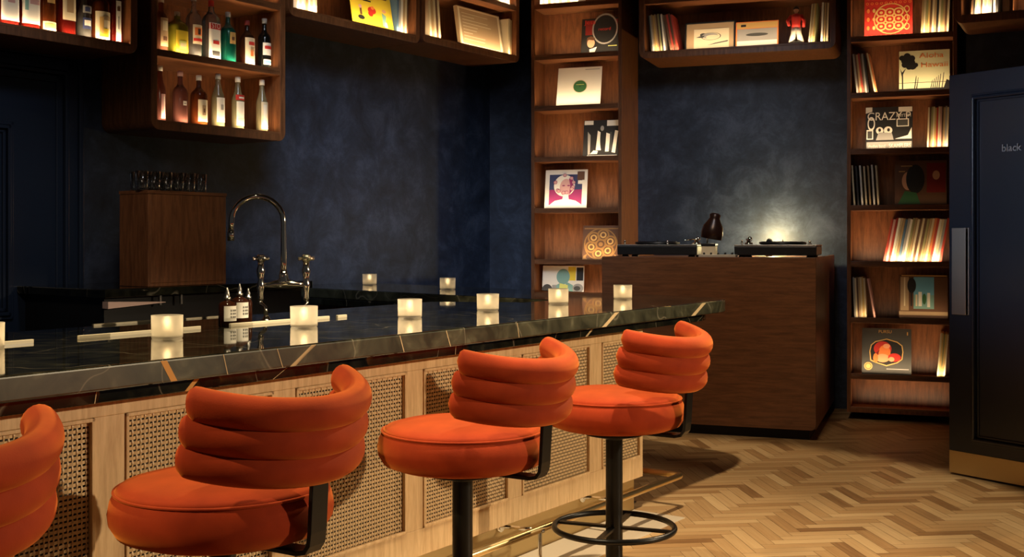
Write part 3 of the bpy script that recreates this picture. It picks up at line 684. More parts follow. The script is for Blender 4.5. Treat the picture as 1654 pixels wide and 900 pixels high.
lv_cover('album_cover', 'dark album cover with a red scene in an ornate frame, lowest on its bookcase', 1392, 1472, LV[0], .36, 'dkgrey',
  [('poly', 'gold', [(.17, .3), (.26, .26), (.5, .19), (.72, .26), (.82, .34), (.84, .5), (.82, .64), (.72, .72), (.5, .78), (.27, .72), (.18, .64), (.15, .5)]), ('poly', 'black', [(.19, .32), (.27, .28), (.5, .21), (.71, .28), (.8, .35), (.82, .5), (.8, .63), (.71, .70), (.5, .76), (.28, .70), (.2, .63), (.17, .5)]),
   ('ell', 'red', .42, .56, .18, .16), ('ell', 'orange', .46, .48, .12, .16), ('ell', 'peach', .42, .36, .14, .09), ('ell', 'red', .66, .38, .13, .09), ('ell', 'peach', .5, .62, .07, .05), ('poly', 'darkred', [(.24, .42), (.36, .54), (.30, .34)]), ('ell', 'peach', .6, .34, .06, .05), ('ell', 'orange', .28, .36, .05, .1),
   ('text', 'gold', 'PURSU', .34, .9, .09, .26), ('ell', 'gold', .13, .18, .085, .085), ('ring', 'brown', .13, .18, .065, .065, .8), ('rect', 'grey', .5, .12, .95, .14), ('rect', 'gold', .91, .86, .93, .93)], group=G)
# long shelf over the turntables
def hang(px, m=.20): return tw(px, m)
def frame_picture():
    a, b_ = tw(1106, .20), tw(1187, .20); w_ = b_-a; h = .245
    t = thing('framed_picture', 'framed ink drawing in a tan mount on the long shelf over the turntables', 'picture', wal(a, .20, 2.934), RW)
    t.rotation_euler = (math.radians(-6), 0, RW)
    bm = B(); f = .012
    for x0, x1, z0, z1 in ((0, f, 0, h), (w_-f, w_, 0, h), (0, w_, 0, f), (0, w_, h-f, h)): box(bm, x0, x1, -.004, .016, z0, z1)
    mesh_obj('picture_frame', bm, BLACKP, t, bevel=.0015)
    bm = B(); box(bm, f, w_-f, .002, .012, f, h-f); ms = ['tan']; bm.faces.ensure_lookup_table()
    items = [('rect', 'cream', .18, .1, .88, .76), ('ell', 'dkgrey', .36, .56, .06, .06), ('ell', 'grey', .5, .52, .16, .09), ('ell', 'cream', .55, .48, .13, .07), ('ring', 'dkgrey', .52, .50, .2, .13, .92), ('poly', 'dkgrey', [(.22, .48), (.36, .46), (.4, .54), (.3, .52)]), ('poly', 'dkgrey', [(.45, .2), (.86, .3), (.86, .34), (.6, .27)])]
    b2 = B(); art(b2, w_, h, items, ms); KEEP.append(b2)
    bm.free(); bm = b2; box(bm, f, w_-f, .002, .012, f, h-f, 0)
    mesh_obj('picture', bm, [C(m, PR[m]) for m in ms], t)
frame_picture()
a, b_ = tw(1188, .2), tw(1257, .2)
cover('album_cover', 'orange topped album cover with a grey misty scene, beside the framed drawing', wal(a, .2, 2.931), RW, b_-a, .225, 'orange',
  [('rect', 'gold', .02, .76, .98, .97), ('rect', 'grey', .03, .05, .97, .74), ('rect', 'white', .03, .05, .97, .3), ('ell', 'dkgrey', .5, .52, .26, .06), ('rect', 'black', .12, .82, .24, .90)], lean=6)
# wall shelves over the bar
def bcov(name, label, x0, x1, n, z, h, base, items, **k):
    a, b = sb(x0, n), sb(x1, n); return cover(name, label, bar(a, n, z), RB, b-a, h, base, items, **k)
bcov('album_cover', 'yellow album cover with small cartoon figures on the wall shelf over the bar', 571, 637, NF-.06, 2.926, .34, 'yellow',
  [('ell', 'red', .5, .42, .10, .08), ('ell', 'red', .46, .34, .06, .06), ('ell', 'orange', .52, .48, .04, .04), ('ell', 'black', .22, .22, .08, .05), ('rect', 'brown', .2, .28, .25, .44), ('ell', 'pink', .22, .46, .04, .04), ('poly', 'teal', [(.74, .12), (.8, .12), (.84, .36), (.74, .42)]), ('ell', 'skin', .8, .46, .05, .04), ('poly', 'white', [(.78, .1), (.86, .1), (.84, .22), (.8, .22)]), ('rect', 'black', .3, .6, .5, .63), ('rect', 'brown', .55, .72, .9, .75)], lean=10)
bcov('album_box', 'thick tan album box with faded print on the wall shelf nearest the corner', 745, 814, NF-.06, 2.949, .34, 'tan',
  [('rect', 'cream', .02, .01, .98, .98), ('rect', 'tan', .06, .1, .94, .95)]+[('rect', 'cream', .1, .2+.08*k, .3+.5*rr.random(), .215+.08*k) for k in range(9)], lean=9, th=.03)

# ------------------------------------------------------------------ records standing spine out
SPC = {'cream': (.62, .52, .33), 'white': (.75, .70, .60), 'tan': (.40, .27, .13), 'brown': (.12, .06, .03), 'black': (.02, .018, .016), 'red': (.42, .05, .03), 'orange': (.62, .20, .06), 'olive': (.30, .28, .12), 'grey': (.30, .29, .27), 'blue': (.08, .16, .26), 'pink': (.60, .32, .27), 'gold': (.58, .38, .12)}
RM = {}
def rec_mesh(col, th_, h, d):
    k = (col, round(th_, 4), round(h, 3), round(d, 3))
    if k not in RM:
        bm = B(); box(bm, 0, th_, 0, d, 0, h); bmesh.ops.recalc_face_normals(bm, faces=bm.faces[:])
        me = bpy.data.meshes.new('record_sleeve'); bm.to_mesh(me); bm.free(); me.materials.append(mat('spine_'+col, SPC[col], .55)); RM[k] = me
    return RM[k]
ORD = 'first second third fourth fifth sixth seventh eighth ninth tenth eleventh twelfth thirteenth fourteenth fifteenth sixteenth seventeenth eighteenth nineteenth twentieth twenty-first twenty-second twenty-third twenty-fourth twenty-fifth twenty-sixth twenty-seventh twenty-eighth'.split()
def records(fr, x0, x1, z, n, lean, where, group, cols, m, d=.222, h=.325, th_=None, seed=1, jitter=.006):
    """x0..x1: extent along the wall of the row's feet; lean in degrees, + leans to the right"""
    rn = random.Random(seed); pos, rz = fr; step = (x1-x0)/n; a = math.radians(lean)
    for i in range(n):
        t_ = min(th_ or 1, step*math.cos(a)*.93); t_ = round(t_, 4); hh = h-rn.choice([0, .003, .006, .010]); col = cols[i % len(cols)] if len(cols) >= n else rn.choice(cols)
        o = bpy.data.objects.new('record_sleeve', rec_mesh(col, t_, hh, d)); COL.objects.link(o)
        x = x0+i*step
        P = pos(x, m-rn.uniform(0, jitter), z+.001+(t_*math.sin(a) if a > 0 else 0))
        o.matrix_world = Matrix.Translation(P) @ Matrix.Rotation(rz, 4, 'Z') @ Matrix.Rotation(a, 4, 'Y')
        tag(o, f'{col} record sleeve, {ORD[i]} from left in {where}', 'record', group)
FW = (wal, RW); FB = (bar, RB); F3 = (w3, R3); MR = .266
mix = ['cream', 'white', 'tan', 'olive', 'brown', 'gold', 'cream', 'grey', 'white']
records(FW, tw(1487, MR), tw(1532, MR), LV[6], 13, 2.5, 'the row beside the red cover', 'records beside the red cover', ['tan', 'cream', 'olive', 'gold', 'brown', 'cream', 'tan', 'black', 'cream', 'olive', 'tan', 'brown', 'cream'], MR, seed=2)
records(FW, tw(1384, MR), tw(1404, MR), LV[5], 7, -6, 'the row by the tree cover', 'records left of the tree cover', ['grey', 'brown', 'tan', 'red', 'brown', 'grey', 'black'], MR, seed=3)
records(FW, tw(1413, MR), tw(1418, MR), LV[5], 2, -11, 'the leaning pair by the tree cover', 'leaning pair left of the tree cover', ['cream', 'orange'], MR, seed=4, h=.33)
records(FW, tw(1497, MR), tw(1531, MR), LV[4], 12, 1.8, 'the row beside the CRAZY cover', 'records beside the CRAZY cover', ['cream', 'brown', 'olive', 'cream', 'gold', 'red', 'cream', 'pink', 'brown', 'tan', 'grey', 'cream'], MR, seed=5)
records(FW, tw(1379, MR), tw(1424, MR), LV[3], 7, -3.5, 'the row by the dim brown cover', 'records left of the dim brown cover', ['cream', 'black', 'white', 'cream', 'tan', 'white', 'cream'], MR, seed=6, th_=.012)
records(FW, tw(1426, MR), tw(1520, MR), LV[2], 24, 10.5, 'the long leaning row', 'long leaning row of records', ['red', 'pink', 'red', 'white', 'cream', 'tan', 'blue', 'grey', 'white', 'olive', 'tan', 'cream', 'brown', 'cream', 'brown', 'olive', 'tan', 'cream', 'orange', 'red', 'white', 'cream', 'grey', 'red'], MR, seed=7, h=.35)
records(FW, tw(1380, MR), tw(1400, MR), LV[1], 7, -2.5, 'the row by the street cover', 'records left of the street cover', ['grey', 'cream', 'brown', 'tan', 'cream', 'gold', 'cream'], MR, seed=8)
records(FW, tw(1412, MR), tw(1415, MR), LV[1], 1, -10, 'the gap by the street cover', None, ['pink'], MR, seed=9)
records(FW, tw(1513, MR), tw(1526, MR), LV[0], 5, 5, 'the row by the red scene cover', 'records beside the framed red scene cover', ['cream', 'gold', 'olive', 'gold', 'cream'], MR, seed=10, h=.34)
# long shelf
records(FW, tw(1052, .27), tw(1075, .27), 2.93, 9, -6, 'the upright row on the long shelf', 'records left on the long shelf', ['black', 'grey', 'tan', 'gold', 'tan', 'brown', 'olive', 'black', 'white'], .262, seed=11)
records(FW, tw(1083, .27), tw(1097, .27), 2.93, 4, -11, 'the leaning reddish group on the long shelf', 'leaning records on the long shelf', ['brown', 'red', 'brown', 'red'], .262, seed=12)
records(FW, tw(1305, .27), tw(1315, .27), 2.93, 5, 5, 'the leaning group by the figurine', 'leaning records beside the figurine', ['cream', 'tan', 'cream', 'gold', 'olive'], .262, seed=13)
records(FW, tw(1325, .27), tw(1338, .27), 2.93, 3, 2, 'the end group right of the figurine', 'records right on the long shelf', ['white', 'tan', 'cream'], .262, seed=14, th_=.015)
# shelves over the bar
n1 = NF-.04
records(FB, sb(480, n1), sb(513, n1), 2.925, 9, 0, 'the row left of the yellow cover', 'records left of the yellow cover', ['white', 'cream', 'white', 'cream', 'tan', 'white', 'cream', 'white', 'cream'], n1, seed=15, d=.3)
records(FB, sb(641, n1), sb(660, n1), 2.925, 6, 1.5, 'the row right of the yellow cover', 'records right of the yellow cover', ['blue', 'grey', 'white', 'tan', 'cream', 'brown'], n1, seed=16, d=.3)
records(FB, sb(696, n1), sb(713, n1), 2.948, 5, -5, 'the row left of the tan album box', 'records left of the tan box', ['cream', 'tan', 'cream', 'brown', 'cream'], n1, seed=17, d=.3)
records(FB, sb(821, n1), sb(827, n1), 2.948, 2, 1, 'the pair right of the tan album box', 'records right of the tan box', ['cream', 'tan'], n1, seed=18, d=.3)
records(FB, sb(808, n1), sb(824, n1), 3.37, 4, 0, 'the row over the tan album box', 'records over the tan box', ['white', 'cream', 'pink', 'white'], n1, seed=19, d=.3)
records(FW, tw(872, MR), tw(934, MR), LV[7], 14, 0, 'the top row of the left bookcase', 'records on top of the left bookcase', ['white', 'cream', 'white', 'tan', 'white', 'cream', 'white', 'grey', 'white', 'cream', 'tan', 'white', 'cream', 'white'], MR, seed=20)
def t3(px, m): return (hit(px, O3, M3, m)-O3).dot(D3)
records(F3, t3(1568, .46), t3(1601, .46), 2.93, 11, 3, 'the row above the open door', 'records above the open door', ['brown', 'black', 'cream', 'white', 'cream', 'brown', 'white', 'cream', 'white', 'cream', 'grey'], .46, seed=21, d=.3)
records(F3, t3(1604, .46), t3(1612, .46), 2.93, 2, 1, 'the divider pair above the open door', 'pair against the divider above the open door', ['white', 'black'], .46, seed=22, d=.3)

# ------------------------------------------------------------------ figurine
def figurine():
    t = thing('figurine', 'standing ceramic figurine in a red coat and white flared trousers', 'figurine', wal(tw(1286, .2), .2, 2.9302), RW)
    bm = B(); lathe(bm, [(.066, 0), (.066, .022), (.05, .036), (.02, .040)], 24); mesh_obj('base', bm, BLACKP, t, True)
    bm = B()
    tube(bm, [(-.014, 0, .155), (-.022, 0, .10), (-.034, -.004, .032)], [.024, .02, .026], 12); tube(bm, [(.014, 0, .155), (.022, 0, .10), (.036, 0, .032)], [.024, .02, .026], 12)
    tube(bm, [(0, 0, .19), (0, 0, .150)], [.030, .034], 14)
    mesh_obj('trousers', bm, C('white', PR['white']), t, True)
    bm = B(); tube(bm, [(0, 0, .150), (0, 0, .18), (0, 0, .225), (0, 0, .252), (0, 0, .262)], [.037, .033, .042, .036, .014], 16)
    tube(bm, [(-.036, 0, .245), (-.066, -.01, .205), (-.052, -.03, .165)], [.016, .014, .011], 10); tube(bm, [(.036, 0, .245), (.062, -.006, .20), (.058, -.01, .15)], [.016, .014, .012], 10)
    mesh_obj('coat', bm, C('red', PR['red']), t, True)
    bm = B(); lathe(bm, [(.003, .254), (.011, .258), (.010, .268), (.019, .280), (.021, .292), (.016, .306), (.004, .313)], 16); mesh_obj('head', bm, C('skin', PR['skin']), t, True)
    bm = B(); lathe(bm, [(.023, .292), (.024, .302), (.017, .316), (.003, .324)], 16, (0, .004, 0)); mesh_obj('hair', bm, BLACKP, t, True)
figurine()

# ------------------------------------------------------------------ bottles
def label_patch(bm, r, z0, z1, ang, mi, sq=2.0, off=.0009):
    n = 14; pv = None
    for i in range(n+1):
        a = -PI/2+math.radians(ang)*(i/n-.5)*2; cs, sn = math.cos(a), math.sin(a); k = 1
        if sq != 2.0: k = (abs(cs)**sq+abs(sn)**sq)**(-1/sq)
        q = (r*k+off); cur = (bm.verts.new((q*cs, q*sn, z0)), bm.verts.new((q*cs, q*sn, z1)))
        if pv: bm.faces.new((pv[0], cur[0], cur[1], pv[1])).material_index = mi
        pv = cur
GL = dict(pink=glass('rose_glass', (.50, .20, .16), .82), amber=glass('amber_glass', (.22, .05, .012), .6), red=glass('red_amber_glass', (.15, .009, .006), .6), pale=glass('pale_straw_glass', (.66, .58, .30), .7), yellow=glass('yellow_green_glass', (.62, .58, .05), .6),
          clear=glass('white_spirit_glass', (.75, .74, .70), .93), green=glass('teal_green_glass', (.01, .16, .11), .65), brown=glass('dark_brown_glass', (.05, .014, .006), .4), black=glass('black_green_glass', (.008, .009, .008), .3), tanpink=glass('tan_rose_glass', (.40, .16, .09), .8))
def bottle(label, px, n, z, H, R, gcol, labels, capc, form='round', group=None, capm=None, bands=()):
    s = sb(px, n); t = thing('spirit_bottle', label, 'bottle', bar(s, n, z+.001), RB, group)
    sq = {'round': 2.0, 'square': 5.0, 'flask': 2.0, 'slim': 2.0}[form]
    sh = {'round': .60, 'square': .66, 'flask': .52, 'slim': .55}[form]; nr = .0145
    prof = [(R*.86, 0), (R*.98, .004), (R, .012), (R, H*sh)]
    if form == 'flask': prof = [(R*.8, 0), (R*.94, .006), (R, .02), (R*.98, H*.32), (R*.9, H*.45), (R*.7, H*.54), (R*.45, H*.61)]
    elif form == 'slim': prof += [(R*.93, H*(sh+.06)), (R*.62, H*(sh+.16)), (nr*1.15, H*(sh+.26))]
    else: prof += [(R*.95, H*(sh+.04)), (R*.78, H*(sh+.085)), (R*.5, H*(sh+.125)), (nr*1.1, H*(sh+.17))]
    prof += [(nr, H*.84), (nr, H*.93)]
    bm = B(); lathe(bm, prof, 28, sq=sq); mesh_obj('glass_body', bm, GL[gcol], t, True)
    bm = B(); lathe(bm, [(nr*1.02, H*.90), (nr*1.18, H*.90), (nr*1.18, H*.995), (nr*1.05, H)], 20); mesh_obj('cap', bm, capm or C(capc, PR[capc]), t, True)
    for li, (z0, z1, ang, base, items) in enumerate(labels):
        bm = B(); ms = [base]; label_patch(bm, R, H*z0, H*z1, ang, 0, sq)
        for it in items:                               # (colour, z0, z1, half angle, offset angle) as fractions of the label
            c, a0, a1, aw, ao = it
            if c not in ms: ms.append(c)
            n_ = 8; pv = None
            for i in range(n_+1):
                a = -PI/2+math.radians(ang)*(ao+aw*(2*i/n_-1)); cs, sn = math.cos(a), math.sin(a); k = 1 if sq == 2.0 else (abs(cs)**sq+abs(sn)**sq)**(-1/sq)
                q = R*k+.0016; za, zb_ = H*(z0+(z1-z0)*a0), H*(z0+(z1-z0)*a1)
                cur = (bm.verts.new((q*cs, q*sn, za)), bm.verts.new((q*cs, q*sn, zb_)))
                if pv: bm.faces.new((pv[0], cur[0], cur[1], pv[1])).material_index = ms.index(c)
                pv = cur
        if li == 0 and bands:
            c, txt, zz, sz = bands
            if c not in ms: ms.append(c)
            text_bm(bm, txt, -R*.72, H*zz, sz, -R-.0022, ms.index(c), fit=R*1.4)
        KEEP.append(bm); mesh_obj('bottle_label', bm, [C(m, PR[m]) for m in ms], t)
    return t
NB = NF-.075
def hgt(px, y0, y1): Y = hit(px, C0, N, NB).y; return (y1-y0)*Y/F
def rad(px, w_): return w_*hit(px, C0, N, NB).y/F/2
Gl = 'bottles on the lower row'; Gu = 'bottles on the upper row'; Gd = 'bottles above the panelled door'
L0, L1, L2 = 2.085, 2.50, 2.503
bottle('tall slim rose bottle with a white cap, first in the lower bottle row', 258, NB, L0, hgt(257, 106, 200), rad(257, 19), 'pink', [(.08, .5, 24, 'pink', [('white', .1, .9, .2, .3)])], 'white', 'slim', Gl)
bottle('rose pink bottle with a small square label, lower row beside the tall slim one', 291, NB, L0, hgt(291, 116, 204), rad(291, 24), 'pink', [(.36, .44, 16, 'white', [('grey', .3, .6, .6, 0)])], 'pink', 'round', Gl)
bottle('dark amber bottle with a cream medallion label in the lower row', 321, NB, L0, hgt(321, 123, 207), rad(321, 27), 'amber', [(.10, .52, 44, 'cream', [('olive' if False else 'tan', .3, .75, .35, 0), ('brown', .42, .6, .15, 0)])], 'white', 'round', Gl)
bottle('pale straw bottle with a silver cap and plain white label in the lower row', 352, NB, L0, hgt(352, 120, 210), rad(352, 21), 'pale', [(.12, .56, 50, 'white', [('grey', .5, .72, .3, 0)])], 'grey', 'slim', Gl)
bottle('pale bottle with a red neck label in the lower row', 384, NB, L0, hgt(384, 124, 212), rad(384, 20), 'pale', [(.10, .54, 52, 'white', [('cream', .05, .3, .8, 0)]), (.565, .66, 60, 'red', [('white', .3, .6, .5, 0)])], 'white', 'slim', Gl)
bottle('short pale bottle at the right end of the lower row, set apart', 423, NB, L0, hgt(423, 129, 216), rad(423, 19), 'pale', [(.08, .58, 48, 'cream', [('white', .1, .9, .4, -.2)])], 'white', 'slim', Gl)
bottle('tan rose bottle at the left end of the upper row', 260, NB, L1, hgt(259, -10, 82), rad(259, 22), 'tanpink', [(.12, .62, 40, 'tan', [('cream', .55, .9, .6, 0), ('brown', .2, .35, .5, 0)])], 'white', 'round', Gu)
bottle('squat yellow-green bottle with a gold label in the upper row', 286, NB, L1, hgt(285, 14, 86), rad(285, 28), 'yellow', [(.10, .56, 44, 'yellow', [('lime', .1, .5, .6, 0), ('cream', .2, .4, .5, .1)])], 'cream', 'square', Gu)
bottle('round shouldered clear bottle with a picture label in the upper row', 313, NB, L1, hgt(313, -14, 90), rad(313, 25), 'clear', [(.22, .52, 46, 'cream', [('orange', .45, .85, .7, 0), ('black', .5, .8, .3, .1), ('red', .15, .3, .9, 0)])], 'grey', 'round', Gu)
bottle('clear bottle with a red cap and red band lettered STO in the upper row', 341, NB, L1, hgt(340, -4, 95), rad(340, 24), 'clear', [(.05, .62, 54, 'white', [('red', .82, .99, 1, 0), ('dkgrey', .06, .2, .6, 0), ('red', .4, .5, .5, 0)])], 'red', 'square', Gu, bands=('white', 'STO', .535, .045))
bottle('teal green bottle with a tan side label in the upper row', 368, NB, L1, hgt(367, 14, 99), rad(367, 26), 'green', [(.38, .6, 26, 'gold', [('brown', .3, .6, .5, 0)])], 'grey', 'round', Gu)
bottle('dark brown bottle with a big cream label and small figure in the upper row', 399, NB, L1, hgt(398, 26, 102), rad(398, 24), 'brown', [(.06, .62, 56, 'cream', [('red', .72, .85, .5, 0), ('orange', .3, .55, .25, 0), ('tan', .5, .66, .35, .1)])], 'darkred', 'round', Gu)
bottle('black bottle with white labels at the right end of the upper row', 427, NB, L1, hgt(426, 23, 107), rad(426, 21), 'black', [(.28, .52, 56, 'white', [('red', .5, .75, .7, 0)]), (.10, .20, 50, 'white', [('blue', .3, .7, .7, 0)])], 'grey', 'round', Gu)
bottle('amber bottle with a large white label, cut by the left edge of the photo', 9, NB, L2, .37, rad(9, 33), 'red', [(.09, .6, 50, 'white', [('tan', .75, .82, .6, 0), ('pink', .5, .58, .4, 0)])], 'black', 'square', Gd)
bottle('red amber bottle with a white label and small green figure above the door', 44, NB, L2, .35, rad(44, 31), 'red', [(.10, .6, 56, 'white', [('teal', .4, .85, .15, -.6), ('pink', .6, .75, .5, .2)])], 'brown', 'square', Gd)
bottle('amber bottle with a low gold label and round medallion above the door', 75, NB, L2, .36, rad(75, 29), 'amber', [(.05, .18, 54, 'cream', [('gold', .2, .8, .8, 0)]), (.46, .66, 28, 'gold', [('brown', .25, .75, .5, 0)])], 'gold', 'round', Gd)
bottle('red bottle with a tall cream label above the door', 106, NB, L2, .38, rad(106, 25), 'red', [(.24, .8, 50, 'cream', [('tan', .2, .8, .5, 0)])], 'black', 'square', Gd)
bottle('clear cut bottle with a small blue and white label above the door', 135, NB, L2, .34, rad(135, 24), 'clear', [(.18, .36, 40, 'navy', [('white', .3, .8, .7, 0)]), (.44, .56, 40, 'grey', [('navy', .2, .8, .6, 0)])], 'grey', 'flask', Gd)
bottle('amber bottle with a cream label and cream cap above the door', 161, NB, L2, .36, rad(161, 31), 'amber', [(.04, .48, 60, 'cream', [('gold', .2, .8, .2, -.4), ('yellow', .1, .4, .5, -.1), ('tan', .7, .85, .5, .2)])], 'cream', 'round', Gd)
bottle('dark red bottle with a narrow upright white label, last on the shelf above the door', 185, NB, L2, .42, rad(192, 21), 'red', [(.05, .60, 24, 'white', [('brown', .75, .85, .6, 0), ('grey', .3, .6, .25, 0)])], 'black', 'square', Gd)

# ------------------------------------------------------------------ back counter, oak box, glasses
def back_counter():
    nf = -2.36; z = 1.135; s0, s1 = sb(170, nf), sb(505, nf)
    t = thing('back_counter', 'dark marble back counter against the wall under the oak box', 'counter', bar(0, 0), RB)
    bm = B(); box(bm, s0, s1, -nf, -NW-.002, z-.045, z); mesh_obj('counter_top', bm, MARBLE, t, bevel=.004)
    bm = B(); box(bm, s0+.05, s1-.02, -nf+.08, -NW-.002, .001, z-.046); mesh_obj('cabinet_body', bm, BLACKP, t)
    bm = B(); sa, sc = sb(175, nf), sb(268, nf); v = [(sa, z-.066), (sa, z-.103), (sc, z-.085), (sc, z-.082)]
    for y in (-nf+.002, -nf+.05): [bm.verts.new((x, y, q)) for x, q in v]
    bm.verts.ensure_lookup_table()
    for q in ((0, 1, 2, 3), (7, 6, 5, 4), (0, 3, 7, 4), (1, 5, 6, 2), (0, 4, 5, 1), (3, 2, 6, 7)): bm.faces.new([bm.verts[i] for i in q])
    mesh_obj('stone_wedge', bm, PINKS, t)
    bm = B()
    for px in (262, 296): box(bm, sb(px, nf), sb(px, nf)+.012, -nf+.02, -nf+.035, z-.1, z-.047)
    mesh_obj('hanging_hook', bm, STEEL, t)
    return z
ZB = back_counter()
def oak_box():
    nf = -2.43; s0, s1 = sb(239, nf), sb(365, nf); d = .25; zt = zp(307, hit(239, C0, N, nf).y)
    t = thing('oak_box', 'plain dark oak box cabinet standing on the back counter under the glasses', 'cabinet', bar(s0, nf), RB)
    W = s1-s0; e = .001
    bm = B(); box(bm, 0, .02, 0, d, ZB+e, zt-.02); box(bm, W-.02, W, 0, d, ZB+e, zt-.02); box(bm, .02, W-.02, d-.012, d, ZB+e, zt-.02); box(bm, .02, W-.02, .001, d-.012, ZB+e, ZB+.02); mesh_obj('carcass', bm, WALNUT, t, bevel=.002)
    bm = B(); box(bm, .0205, W-.0205, 0, .018, ZB+.0205, zt-.021); mesh_obj('door', bm, WALNUT, t, bevel=.002)
    bm = B(); box(bm, -.004, W+.004, -.004, d+.002, zt-.0195, zt); mesh_obj('top_board', bm, WALNUT_H, t, bevel=.002)
    bm = B(); lathe(bm, [(.031, .001), (.034, .006), (.0375, .108), (.0355, .108), (.032, .014), (.001, .012)], 24, caps=False); bm.faces.new([v for v in bm.verts if abs(v.co.z-.001) < 1e-6][::-1])
    KEEP.append(bm)
    g0 = mesh_obj('tumbler', bm, CLEAR, None, True); k = 0
    places = ['front row' for _ in range(6)]+['back row' for _ in range(5)]
    for i in range(11):
        row = 0 if i < 6 else 1; j = i if i < 6 else i-6; nn = nf-.06-row*.1
        o = g0 if i == 0 else g0.copy()
        if i: COL.objects.link(o)
        o.location = bar(s0-.045+.05+j*.082+row*.04, nn, zt)
        tag(o, f'clear glass tumbler on the oak box, {ORD[j]} from the left in the {"front" if row == 0 else "back"} row', 'glass', 'tumblers on the oak box')
oak_box()

# ------------------------------------------------------------------ faucet and dropper bottles
ZD = ZT-.012
def faucet():
    n = -.74; P = hit(458, C0, N, n); Y = P.y; k = Y/F
    s = (P-C0).dot(U); t = thing('bridge_faucet', 'polished bridge faucet with a high gooseneck spout and two cross handles', 'faucet', bar(s, n, ZD), RB+math.radians(-42))
    def Z(py): return zp(py, Y)-ZD
    X = 36*k; zb = Z(459); 
    bm = B(); R = 41*k; ztop = Z(318); pts = [(0, 0, zb), (0, 0, zb+.1), (0, 0, ztop-R)]+[(-R+R*math.cos(a*PI/16), 0, ztop-R+R*math.sin(a*PI/16)) for a in range(1, 17)]+[(-2*R-.002, 0, Z(375))]
    tube(bm, pts, [.0165, .0125]+[.0115]*(len(pts)-2), 16); lathe(bm, [(.014, Z(389)), (.015, Z(378)), (.012, Z(372))], 16, (-2*R-.002, 0, 0)); mesh_obj('spout', bm, CHROME, t, True)
    bm = B(); tube(bm, [(-X, 0, zb-.004), (-X*.7, 0, zb-.004), (-X*.35, 0, zb), (0, 0, zb+.002), (X*.35, 0, zb), (X*.7, 0, zb-.004), (X, 0, zb-.004)], [.0105, .010, .016, .021, .016, .010, .0105], 16)
    lathe(bm, [(.021, zb), (.024, zb+.012), (.018, zb+.03), (.020, zb+.036), (.014, zb+.06)], 20); mesh_obj('bridge', bm, CHROME, t, True)
    for sg in (-1, 1):
        bm = B(); x = sg*X; lathe(bm, [(.010, Z(486)), (.013, Z(482)), (.010, Z(474)), (.015, Z(466)), (.016, Z(458)), (.011, Z(452)), (.016, Z(444)), (.018, Z(436)), (.013, Z(430)), (.012, Z(424))], 20, (x, 0, 0)); mesh_obj('valve', bm, CHROME, t, True)
        bm = B(); lathe(bm, [(.012, Z(424)), (.019, Z(420)), (.019, Z(414)), (.012, Z(411))], 20, (x, 0, 0))
        zc = Z(418)
        for a in range(4):
            d = Vector((math.cos(a*PI/2+.5), math.sin(a*PI/2+.5), 0)); q = Vector((x, 0, zc)); tube(bm, [q+d*.008, q+d*.026, q+d*.030, q+d*.036, q+d*.040], [.0045, .0045, .008, .008, .003], 10)
        mesh_obj('cross_handle', bm, CHROME, t, True)
        bm = B(); tube(bm, [(x, 0, Z(485)), (x+sg*.002, -.004, Z(489)), (x-sg*.018, -.012, .06), (x-sg*.022, -.014, .016)], [.009, .009, .008, .010], 12); lathe(bm, [(.026, .001), (.026, .006), (.016, .012), (.012, .022)], 20, (x-sg*.022, -.014, 0)); mesh_obj('leg', bm, CHROME, t, True)
faucet()
def dropper(px, n, label, H, R, lab=True):
    s = sb(px, n); t = thing('dropper_bottle', label, 'bottle', bar(s, n, ZD+.001), RB, 'dropper bottles by the faucet')
    bm = B(); lathe(bm, [(R*.9, 0), (R, .005), (R, H*.56), (R*.85, H*.62), (.012, H*.67), (.012, H*.70)], 24); mesh_obj('glass_body', bm, GL['brown'], t, True)
    bm = B(); lathe(bm, [(.0135, H*.69), (.0135, H*.76), (.009, H*.77), (.0095, H*.86), (.005, H*.93), (.003, H)], 16); mesh_obj('dropper_cap', bm, STEEL, t, True)
    if lab:
        bm = B(); label_patch(bm, R, H*.16, H*.54, 62, 0); 
        for k in range(3):
            for a in (-20, -6, 6, 18):
                an = -PI/2+math.radians(a); q = R+.0016; an2 = an+.14; z = H*(.24+.08*k)
                bm.faces.new([bm.verts.new((q*math.cos(x), q*math.sin(x), zz)) for x, zz in ((an, z), (an2, z), (an2, z+.008), (an, z+.008))]).material_index = 1
        KEEP.append(bm); mesh_obj('bottle_label', bm, [C('white', PR['white']), C('dkgrey', PR['dkgrey'])], t)
dropper(367, -.66, 'small dropper bottle with a white label, left of the pair by the faucet', .155, .034)
dropper(387, -.74, 'small dropper bottle with a white label, half hidden behind its twin by the faucet', .165, .034)
dropper(401, -.80, 'slim dark dropper bottle without a label beside the faucet leg', .14, .016, False)

# ------------------------------------------------------------------ candles
def candle(px, py, label, first=None):
    P = flat(px, py, ZT); P.z = ZT+.0006
    if first: 
        r = dup(first, P, label)
    else:
        r = thing('tealight_holder', label, 'candle', P, 0, 'frosted tealight holders on the bar')
        bm = B(); lathe(bm, [(.001, .0), (.049, .0), (.051, .004), (.052, .078), (.0485, .078), (.0475, .010), (.001, .009)], 40, caps=False); mesh_obj('glass_cup', bm, FROST, r, True)
        bm = B(); lathe(bm, [(.019, .0095), (.019, .024), (.016, .026), (.002, .0255)], 20); mesh_obj('tealight', bm, WAX, r, True)
        bm = B(); lathe(bm, [(.001, .027), (.0045, .033), (.0055, .040), (.003, .050), (.0008, .058)], 12); mesh_obj('flame', bm, FLAME, r, True)
    light('POINT', 'candle_light', (0, 0, .045), .30, (1, .72, .38), size=.012, parent=r)
    return r
cd = candle(270, 547, 'lit frosted tealight holder above the big near stool, largest whole one on the bar')
